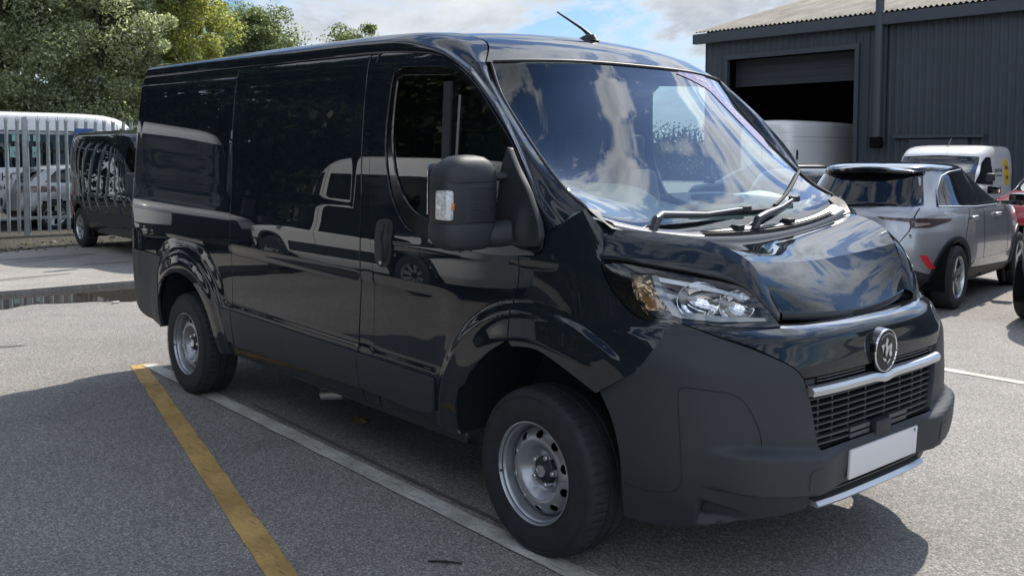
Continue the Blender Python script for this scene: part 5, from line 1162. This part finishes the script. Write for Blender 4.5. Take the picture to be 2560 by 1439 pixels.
def vehicles():
    WP = mat('white_paint', (.78,.79,.80), .3, coat=.8)
    # school minibus behind the fence
    t, sh, hb, (xa, xr) = van_shell('school_minibus', 'white school minibus with a dark window band, behind the palisade fence', (-21.42, 3.35, 0), R(90), WP, L_=6.4, H=2.52, group=None)
    sidepanel('window_band', sh, [(xa-1.10,hb+.10),(xa-1.10,2.10),(xr+.15,2.10),(xr+.15,hb+.10)], CARG, t, off=.006)
    PO = mat('poster_teal', (.30,.52,.48), .6); INK = mat('dark_ink', (.03,.03,.04), .6)
    yb = -2.05
    for y, z, w, h in ((2.22,1.93,.13,.14),(2.44,1.93,.16,.14),(2.66,1.93,.14,.14),(2.20,1.62,.20,.24),(2.40,1.62,.10,.24),(2.64,1.62,.16,.24)):
        p = MB().box((0,0,0), (w,.006,h)); c = sh.side(y-3.35, z, -1); p.v = [v+c+(0,-.010,0) for v in p.v]; p.build('window_poster', PO, t)
    for s_, y, z in (('T',2.20,1.58),('E',2.40,1.58),('M',2.62,1.58),('S',2.70,1.58)): text('poster_letter', s_, .10, frameM(sh.side(y-3.35, z, -1)+(0,-.016,0), (1,0,0), (0,0,1)), INK, t, ext=.001)
    for k, ch in enumerate('SCHOOL'): text('side_letter', ch, .25, frameM(sh.side(1.62+.185*k-3.35, 1.07, -1)+(0,-.006,0), (1,0,0), (0,0,1)), INK, t, ext=.002)
    text('side_letter', 'H', .16, frameM(sh.side(1.93-3.35,.84,-1)+(0,-.006,0), (1,0,0), (0,0,1)), INK, t)
    c = sh.side(2.86-3.35,1.13,-1); MB().box(c+(0,-.004,0),(.11,.006,.10)).build('school_crest', mat('crest_blue', (.03,.05,.16), .5), t)
    # small black van in front of the fence
    BV = BLACKP
    t, sh, hb, (xa, xr) = van_shell('small_van', 'black small van parked by the fence, only its rear corner showing', (-12.35, 2.45, .055), 0, BV, L_=5.1, H=1.92, Wd=.955, nose=.95, scr=.8, small=False, lowtrim=True)
    # the rear side window glass
    sidepanel('quarter_window', sh, [(xr+.12,1.16),(xr+1.35,1.14),(xr+1.35,1.62),(xr+.18,1.64)], CARG, t, off=.006)
    # white van nosed into the warehouse
    t, sh, hb, (xa, xr) = van_shell('panel_van', 'tall white panel van with its front inside the warehouse door', (-12.95, 22.3, 0), R(91), WP, L_=6.0, H=2.58, Wd=1.03)
    for z in (2.22, 1.98): endpanel('door_rib', sh, [(-.85,z),(-.85,z+.012),(.85,z+.012),(.85,z)], mat('rib_shade', (.45,.46,.47), .5), t, off=.002, skirt=0)
    sidepanel('panel_rib', sh, [(xr+.2,2.10),(xr+4.0,2.10),(xr+4.0,2.12),(xr+.2,2.12)], mat('rib_shade', (.45,.46,.47), .5), t, off=.002, skirt=0)
    sidepanel('panel_rib', sh, [(xr+.2,1.98),(xr+4.0,1.98),(xr+4.0,1.99),(xr+.2,1.99)], mat('rib_shade', (.45,.46,.47), .5), t, off=.002, skirt=0)
    MB().box(sh.end(.35,2.46)+(-.01,0,0),(.03,.34,.08),bev=.01).build('camera_pod', PLASTD, t)
    MB().box(sh.end(-.90,1.62)+(-.03,0,0),(.05,.04,.26),bev=.01).build('door_hinge', PLASTD, t)
    # hire van
    h = R(-80); F = np.array((-6.0,14.2)); d = np.array((math.cos(h),math.sin(h))); c = F-d*2.2
    t, sh, hb, (xa, xr) = van_shell('hire_van', 'white small hire van with a yellow sign on its side, in front of the warehouse', (c[0],c[1],0), h, WP, L_=4.4, H=1.83, Wd=.92, nose=1.05, scr=.62, small=True, lowtrim=True)
    YS = mat('yellow_film', (.80,.50,.02), .4); 
    q = np.array(rrect(-(xr+1.30), -(xr+.86), 1.00, 1.54, .15)); panel('yellow_sign', q, sh.left(), YS, t, off=.006, step=.08, skirt=.003)
    for s_, z in (('Hire',1.36),('me',1.17)): text('sign_letter', s_, .17, frameM(sh.side(xr+1.075,z,1)+(0,.011,0), (-1,0,0), (0,0,1)), INK, t, ext=.001)
    text('sign_letter', 'Arnold Clark', .115, frameM(sh.side(xr+1.78,1.32,1)+(0,.007,0), (-1,0,0), (0,0,1)), INK, t, ext=.001)
    text('sign_letter', 'Car & Van Rental', .055, frameM(sh.side(xr+1.76,1.21,1)+(0,.007,0), (-1,0,0), (0,0,1)), INK, t, ext=.001)
    sidepanel('panel_line', sh, [(xr+.4,1.56),(xr+2.2,1.60),(xr+2.2,1.612),(xr+.4,1.572)], mat('rib_shade', (.45,.46,.47), .5), t, off=.001, skirt=0)
    MB().tube([(.35,.1,1.80),(.10,.1,1.97)],[.012,.005],6).build('roof_aerial', PLASTD, t)
    # two white vans behind the camera that show in the black paint
    van_shell('parked_van', 'white van parked across the yard, seen only as a reflection in the black rear panel', (-13.6, -4.7, .055), R(4), WP, L_=5.2, H=2.75, group='white vans reflected in the black paint')
    van_shell('parked_van', 'white van parked across the yard, seen only as a reflection in the black doors', (-7.4, -5.5, 0), R(178), WP, L_=5.0, H=2.2, group='white vans reflected in the black paint', windows=True)
vehicles()

# ================================================================ WAREHOUSE
def warehouse():
    t = empty('warehouse', 'dark blue-grey clad warehouse with a corrugated pale roof and open door', 'building', (-5, 20.6, 0)); O = np.array((-5, 20.6, 0))
    CL = mat('dark_cladding', (.042,.054,.070), .55, noise=.12, nscale=.8); TR = mat('dark_flashing', (.05,.062,.078), .5); RF = None
    def ob(mb, n, m, sm_=None): mb.v = [v-O for v in mb.v]; return mb.build(n, m, t, smooth=sm_)
    X0, X1, Y0, Y1, E = -15.85, 14., 20.6, 44., 5.0; dx0, dx1, dz = -15.0, -10.86, 4.45
    def clad(xa, xb, za, zb, y=Y0):
        a = MB(); per = .20; x = xa; pts = []
        while x < xb-1e-6:
            for ox, oy in ((0, 0), (.10, 0), (.125, -.028), (.175, -.028), (.20, 0)):
                if x+ox <= xb+1e-6 and (not pts or x+ox > pts[-1][0]+1e-6): pts.append((x+ox, y+oy))
            x += per
        pts.append((xb, y)); n = len(pts)
        a.v = [np.array((p[0], p[1], za)) for p in pts]+[np.array((p[0], p[1], zb)) for p in pts]; a.f = [(i, i+1, n+i+1, n+i) for i in range(n-1)]; return ob(a, 'wall_cladding', CL)
    clad(X0, dx0, 0, E); clad(dx1, X1, 0, E); clad(dx0, dx1, dz, E)
    ob(MB().box((X0-.01, (Y0+Y1)/2, E/2), (.06, Y1-Y0, E)), 'gable_wall', CL)
    g = MB(); rz_ = E+.35+(Y1-Y0)/2*math.tan(R(15.5)); g.v = [np.array(p) for p in ((X0, Y0, E), (X0, Y1, E), (X0, (Y0+Y1)/2, rz_-.1))]; g.f = [(0, 1, 2)]; ob(g, 'gable', CL)
    ob(MB().box((dx0-.06, Y0-.03, dz/2), (.12, .14, dz)), 'door_jamb', CL); ob(MB().box((dx1+.06, Y0-.03, dz/2), (.12, .14, dz)), 'door_jamb', CL); ob(MB().box(((dx0+dx1)/2, Y0-.03, dz+.07), (dx1-dx0+.24, .14, .14)), 'door_head', CL)
    for k in range(4): ob(MB().box(((dx0+dx1)/2, Y0+.35, dz-.10-.2*k), (dx1-dx0, .03, .195)), 'shutter_slat', mat('shutter_dark', (.020,.026,.034), .6))
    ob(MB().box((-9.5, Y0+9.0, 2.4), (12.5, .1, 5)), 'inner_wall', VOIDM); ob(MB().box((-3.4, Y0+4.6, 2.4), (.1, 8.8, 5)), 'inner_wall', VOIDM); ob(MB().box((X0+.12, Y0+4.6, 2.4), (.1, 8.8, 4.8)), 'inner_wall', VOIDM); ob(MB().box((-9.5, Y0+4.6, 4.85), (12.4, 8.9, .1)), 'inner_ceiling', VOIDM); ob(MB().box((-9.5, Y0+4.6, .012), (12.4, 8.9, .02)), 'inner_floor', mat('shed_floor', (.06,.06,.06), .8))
    # gutter and fascia
    ob(MB().box(((X0+X1)/2-.1, Y0-.16, E+.14), (X1-X0+.5, .20, .30), bev=.02), 'gutter', TR); ob(MB().box(((X0+X1)/2, Y0+.06, E+.20), (X1-X0, .12, .42)), 'eaves_board', TR)
    # corrugated roof
    m = bpy.data.materials.new('fibre_cement'); m.use_nodes = True; nt = m.node_tree; tc = N(nt, 'ShaderNodeTexCoord'); mp = N(nt, 'ShaderNodeMapping'); mp.inputs['Scale'].default_value = (1.2, .35, 1); nt.links.new(tc.outputs['Object'], mp.inputs[0])
    no = N(nt, 'ShaderNodeTexNoise'); no.inputs['Scale'].default_value = 1.6; no.inputs['Detail'].default_value = 8; no.inputs['Roughness'].default_value = .7; nt.links.new(mp.outputs[0], no.inputs['Vector'])
    nt.links.new(ramp(nt, no.outputs[0], [(.3, (.10,.092,.075)), (.48, (.20,.185,.155)), (.65, (.29,.27,.23))]), nt.nodes['Principled BSDF'].inputs['Base Color']); nt.nodes['Principled BSDF'].inputs['Roughness'].default_value = .85
    xs = np.arange(X0-.25, X1+.2, .146/8); ys = np.linspace(Y0-.28, (Y0+Y1)/2, 9); V = []; tn = math.tan(R(15.5))
    for k, y in enumerate(ys):
        for x in xs: V.append((x-O[0], y-O[1], E+.33+(y-Y0+.28)*tn+.026*math.sin(2*math.pi*x/.146)))
    n = len(xs); mk('roof_sheets', V, [(i*n+j, i*n+j+1, (i+1)*n+j+1, (i+1)*n+j) for i in range(len(ys)-1) for j in range(n-1)], m, t, smooth=180)
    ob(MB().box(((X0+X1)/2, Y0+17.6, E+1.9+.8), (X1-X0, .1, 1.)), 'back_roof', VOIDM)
    # downpipe, door, lamp
    ob(MB().box((-10.12, Y0-.10, 3.65), (.34, .05, 3.4)).tube([(-10.12, Y0-.20, 6.0), (-10.12, Y0-.20, 1.95)], .11, 12), 'downpipe', TR, 40)
    ob(MB().box((-10.12, Y0-.22, 1.95), (.30, .22, .30), bev=.05), 'pipe_box', VOIDM)
    ob(MB().box((-8.55, Y0-.06, 1.0), (1.5, .06, 2.05)), 'staff_door', TR); ob(MB().box((-8.55, Y0-.09, 2.10), (2.3, .12, .08)), 'door_canopy', TR)
    return t
warehouse()

# ================================================================ TREES
def leafmat(name, stops):
    m = bpy.data.materials.new(name); m.use_nodes = True; nt = m.node_tree; L = nt.links; nt.nodes.clear(); out = N(nt, 'ShaderNodeOutputMaterial'); ge = N(nt, 'ShaderNodeNewGeometry')
    c = ramp(nt, ge.outputs['Random Per Island'], stops); b = N(nt, 'ShaderNodeBsdfPrincipled'); L.new(c, b.inputs['Base Color']); b.inputs['Roughness'].default_value = .42; b.inputs['Specular IOR Level'].default_value = .6
    tr = N(nt, 'ShaderNodeBsdfTranslucent'); L.new(mixc(nt, 1.0, c, (1.35,1.42,1.0), 'MULTIPLY'), tr.inputs[0]); mx = N(nt, 'ShaderNodeMixShader'); mx.inputs[0].default_value = .58; L.new(b.outputs[0], mx.inputs[1]); L.new(tr.outputs[0], mx.inputs[2]); L.new(mx.outputs[0], out.inputs[0]); return m
LEAF = {'pale': leafmat('leaf_pale', [(0,(0.145,0.167,0.102)),(.45,(0.304,0.341,0.217)),(.8,(0.493,0.529,0.377)),(1,(0.660,0.660,0.609))]),
        'green': leafmat('leaf_green', [(0,(0.065,0.085,0.039)),(.5,(0.143,0.176,0.085)),(.9,(0.247,0.286,0.143)),(1,(0.377,0.403,0.234))]),
        'yellow': leafmat('leaf_yellow', [(0,(0.104,0.124,0.039)),(.5,(0.247,0.280,0.091)),(.9,(0.416,0.429,0.143)),(1,(0.624,0.468,0.130))]),
        'dark': leafmat('leaf_dark', [(0,(.02,.03,.012)),(.6,(.045,.062,.025)),(1,(.09,.10,.045))])}
BARK = mat('bark', (.06,.05,.038), .9, noise=.4, nscale=6, bump=.6, bscale=30)
def tree_meshes(seed, H, W_, z0, nleaf, ls, lm, spiky=0., clumps=70):
    rg = np.random.default_rng(seed); tb = MB(); pts = []
    tb.tube([(0,0,0),(.05,.03,H*.25),(-.04,.05,H*.5),(.0,.0,H*.82)], [.03*H*.8,.022*H*.8,.014*H*.8,.004*H], 8)
    cl = []
    for k in range(clumps):
        th = rg.uniform(0, 2*math.pi); zz = rg.uniform(0, 1)**.85; env = math.sin(math.pi*min(1, (zz*.86+.12)))**.65; rr = W_/2*env*rg.uniform(.35, 1.05)
        z = z0+(H-z0)*zz*rg.uniform(.92, 1.06)
        if spiky and rg.random() < spiky: rr *= .5; z = z0+(H-z0)*rg.uniform(.8, 1.12)
        cl.append((np.array((rr*math.cos(th), rr*math.sin(th), z)), W_*rg.uniform(.05, .135)*(1.25-.5*zz)))
        if k < 22:
            b0 = H*rg.uniform(.15, .6); e = cl[-1][0]; mid = np.array((e[0]*.45, e[1]*.45, b0*.55+e[2]*.45)); tb.tube([(0,0,b0), mid, e], [.011*H, .006*H, .0015*H], 5)
    V = []; per = nleaf//clumps
    for c, r in cl:
        n = per; d = rg.normal(size=(n, 3)); d /= np.linalg.norm(d, axis=1, keepdims=True); q = c+d*(r*rg.uniform(.25, 1.1, (n, 1))**.6)*np.array((1.15, 1.15, .85))
        nrm = d*.5+rg.normal(size=(n, 3))*.6+np.array((0,0,.35)); nrm /= np.linalg.norm(nrm, axis=1, keepdims=True); a = np.cross(nrm, rg.normal(size=(n, 3))); a /= np.linalg.norm(a, axis=1, keepdims=True)+1e-9; b = np.cross(nrm, a); s = ls*rg.uniform(.6, 1.3, (n, 1))
        V.append(np.stack([q-a*s, q-b*s*.55+nrm*s*.1, q+a*s, q+b*s*.55+nrm*s*.1], 1))
    V = np.concatenate(V).reshape(-1, 3); n = len(V)//4
    me = bpy.data.meshes.new('crown'); me.vertices.add(len(V)); me.vertices.foreach_set('co', V.ravel()); me.loops.add(n*4); me.loops.foreach_set('vertex_index', np.arange(n*4)); me.polygons.add(n); me.polygons.foreach_set('loop_start', np.arange(n)*4); me.polygons.foreach_set('loop_total', np.full(n, 4)); me.materials.append(lm); me.update(); me.validate()
    return me, tb
def tree(label, loc, seed, H, W_, z0, nleaf, ls, kind, group='trees beyond the fence', spiky=0., clumps=70, rz=0.):
    me, tb = tree_meshes(seed, H, W_, z0, nleaf, ls, LEAF[kind], spiky, clumps); t = empty('tree', label, 'tree', loc, rz, group)
    tb.build('trunk', BARK, t, smooth=50); c = link('crown', me, t); return t
def trees():
    tree('pale silvery-leaved tree filling the upper left corner behind the minibus', (-29.9, 4.0, 0), 11, 10.2, 6.4, 1.5, 120000, .058, 'pale', clumps=260)
    tree('grey-green tree left of centre in the tree belt, behind the minibus cab', (-29.3, 7.0, 0), 12, 10.6, 5.4, 1.4, 120000, .056, 'pale', clumps=260)
    tree('yellowing tree with drooping outer twigs beside the rear of the black van', (-29.7, 9.5, 0), 13, 9.8, 4.6, 1.2, 90000, .054, 'yellow', clumps=190, spiky=.05)
    tree('dark green tree between the silvery trees in the tree belt', (-35.5, 8.0, 0), 14, 11.0, 6.0, 1.2, 14000, .13, 'green', clumps=80)
    tree('dark green tree behind the yellowing tree', (-36.0, 11.5, 0), 15, 7.0, 5.0, 1.2, 12000, .13, 'green', clumps=80)
    tree('bushy tree with feathery tips above the roof of the black van', (-38.9, 17.1, 0), 16, 7.3, 6.6, 1.0, 70000, .066, 'green', clumps=230, spiky=.20)
    tree('small bushy tree just behind the front of the black van roof', (-40.2, 23.1, 0), 17, 7.2, 5.6, 1.0, 50000, .07, 'green', clumps=180, spiky=.15)
    tree('low tree between the yellowing tree and the feathery one', (-39.2, 15.0, 0), 18, 6.0, 4.4, .6, 26000, .075, 'green', clumps=60)
    # the tree belt goes on to the left and behind the camera, where the black paint mirrors it
    src = None
    for k, (x, y, s) in enumerate(((-25.5,-4.5,1.0),(-24,-10.5,1.1),(-20.5,-16,1.15),(-14.5,-19.5,1.2),(-8,-21,1.15),(-2,-22,1.2),(4,-22.5,1.2),(-17,-25,1.4),(-5,-27,1.4),(-26,-19,1.3))):
        if src is None: src = tree('dark green tree of the belt across the yard, mirrored in the black paint', (x, y, 0), 21, 13.5, 8.6, .3, 60000, .16, 'dark', group='trees across the yard', clumps=260)
        else:
            c = src.copy(); COL.objects.link(c); c.location = (x, y, 0); c.rotation_euler = (0,0,k*1.3); c.scale = (s, s, s)
            for ch in src.children: d = ch.copy(); COL.objects.link(d); d.parent = c
trees()
def far_trees():
    rg = np.random.default_rng(5); V = []
    for k in range(420):
        q = rg.uniform(0, 1); c = np.array((-52+46*q+rg.normal()*1.5, 38+24*q+rg.normal()*2, 0.)); h = 2.7+.5*math.sin(q*23)+.4*math.sin(q*61+1); c[2] = h*rg.uniform(.1, 1)
        n = 150; d_ = rg.normal(size=(n, 3))*np.array((.8, .8, .22)); p = c+d_; a_ = rg.normal(size=(n, 3)); a_ /= np.linalg.norm(a_, axis=1, keepdims=True); b_ = np.cross(a_, rg.normal(size=(n, 3))); b_ /= np.linalg.norm(b_, axis=1, keepdims=True); s = .095
        V.append(np.stack([p-a_*s, p-b_*s*.6, p+a_*s, p+b_*s*.6], 1))
    V = np.concatenate(V).reshape(-1, 3); V[:, 2] = np.abs(V[:, 2]); F = [(4*i, 4*i+1, 4*i+2, 4*i+3) for i in range(len(V)//4)]; n0 = len(V); core = []; K = 500
    for k in range(K):
        q = k/(K-1); h = (2.7+.5*math.sin(q*23)+.4*math.sin(q*61+1))*(.86+.10*math.sin(k*1.9)+rg.uniform(-.08, .08))
        for dx, z in ((1.1, 0), (.9, h*.6), (0, h), (-1.2, 0)): core.append((-52+46*q+dx*.5, 38+24*q-dx*.9, z))
    for k in range(K-1):
        for j in range(3): F.append((n0+4*k+j, n0+4*k+4+j, n0+4*k+5+j, n0+4*k+1+j))
    V = np.vstack([V, np.array(core)]); tag(mk('distant_woods', V, F, LEAF['dark'], None), kind='stuff')
far_trees()
def filler_hedge():  # unseen row of foliage added behind the camera to darken the van side's reflections
    rg = np.random.default_rng(9); n = 26000; p = np.stack([rg.uniform(-24, 7, n), -10.6+rg.normal(size=n)*.42, np.abs(rg.uniform(0, 2.5, n))], 1); a_ = rg.normal(size=(n, 3)); a_ /= np.linalg.norm(a_, axis=1, keepdims=True); b_ = np.cross(a_, rg.normal(size=(n, 3))); b_ /= np.linalg.norm(b_, axis=1, keepdims=True); s = .10
    V = np.stack([p-a_*s, p-b_*s*.6, p+a_*s, p+b_*s*.6], 1).reshape(-1, 3); V[:, 2] = np.abs(V[:, 2])
    t = empty('filler_hedge', 'dark hedge added across the yard to darken the reflections in the black paint', 'filler_hedge', (-8, -10.6, 0)); V = V-np.array((-8, -10.6, 0))
    mk('foliage', V, [(4*i, 4*i+1, 4*i+2, 4*i+3) for i in range(n)], LEAF['dark'], t); MB().box((0, 0, 1.1), (30.5, .35, 2.1)).build('twigs', BARK, t, smooth=None)
filler_hedge()
lp = MB().tube([(-28.2,6.5,0),(-28.2,6.5,3.75)],[.07,.045],10).box((-28.2,6.5,3.80),(.35,.30,.08),bev=.02)
lt = empty('lamp_post', 'thin grey pole with a small lamp head rising beyond the minibus', 'lamp post', (-28.2,6.5,0)); lp.v = [v-np.array((-28.2,6.5,0)) for v in lp.v]; lp.build('pole', GALV, lt, smooth=40)
# small things on the ground
def small():
    m = mat('dry_leaf', (.20,.15,.075), .8); a = MB(); c = np.array((-2.10,-.50,.012)); o = []
    for t in np.linspace(0, 2*math.pi, 22, endpoint=False): r = .055*(1+.45*math.cos(5*t)); o.append(c+np.array((r*1.2*math.cos(t), r*math.sin(t), .010*math.sin(3*t)+.008)))
    k = len(a.v); a.v += [c+(0,0,.022)]+o; a.f += [(0, i+1, (i+1) % 22+1) for i in range(22)]; tag(a.build('dead_leaf', m, None, smooth=None), 'dry brown leaf lying in the shade under the black van', 'leaf')
    tag(MB().tube([(-.214,-1.367,.006),(-.16,-1.32,.009),(-.111,-1.277,.006)],[.004,.005,.003],6).build('twig', mat('twig_dark', (.02,.018,.015), .8), None), 'short dark twig on the shaded asphalt near the front wheel', 'twig')
    tag(MB().box((-7.75,0.0,.012),(.05,.07,.018),bev=.004).build('litter_scrap', mat('litter_white', (.6,.6,.58), .6), None), 'tiny white scrap of litter at the edge of the puddle', 'litter')
small()
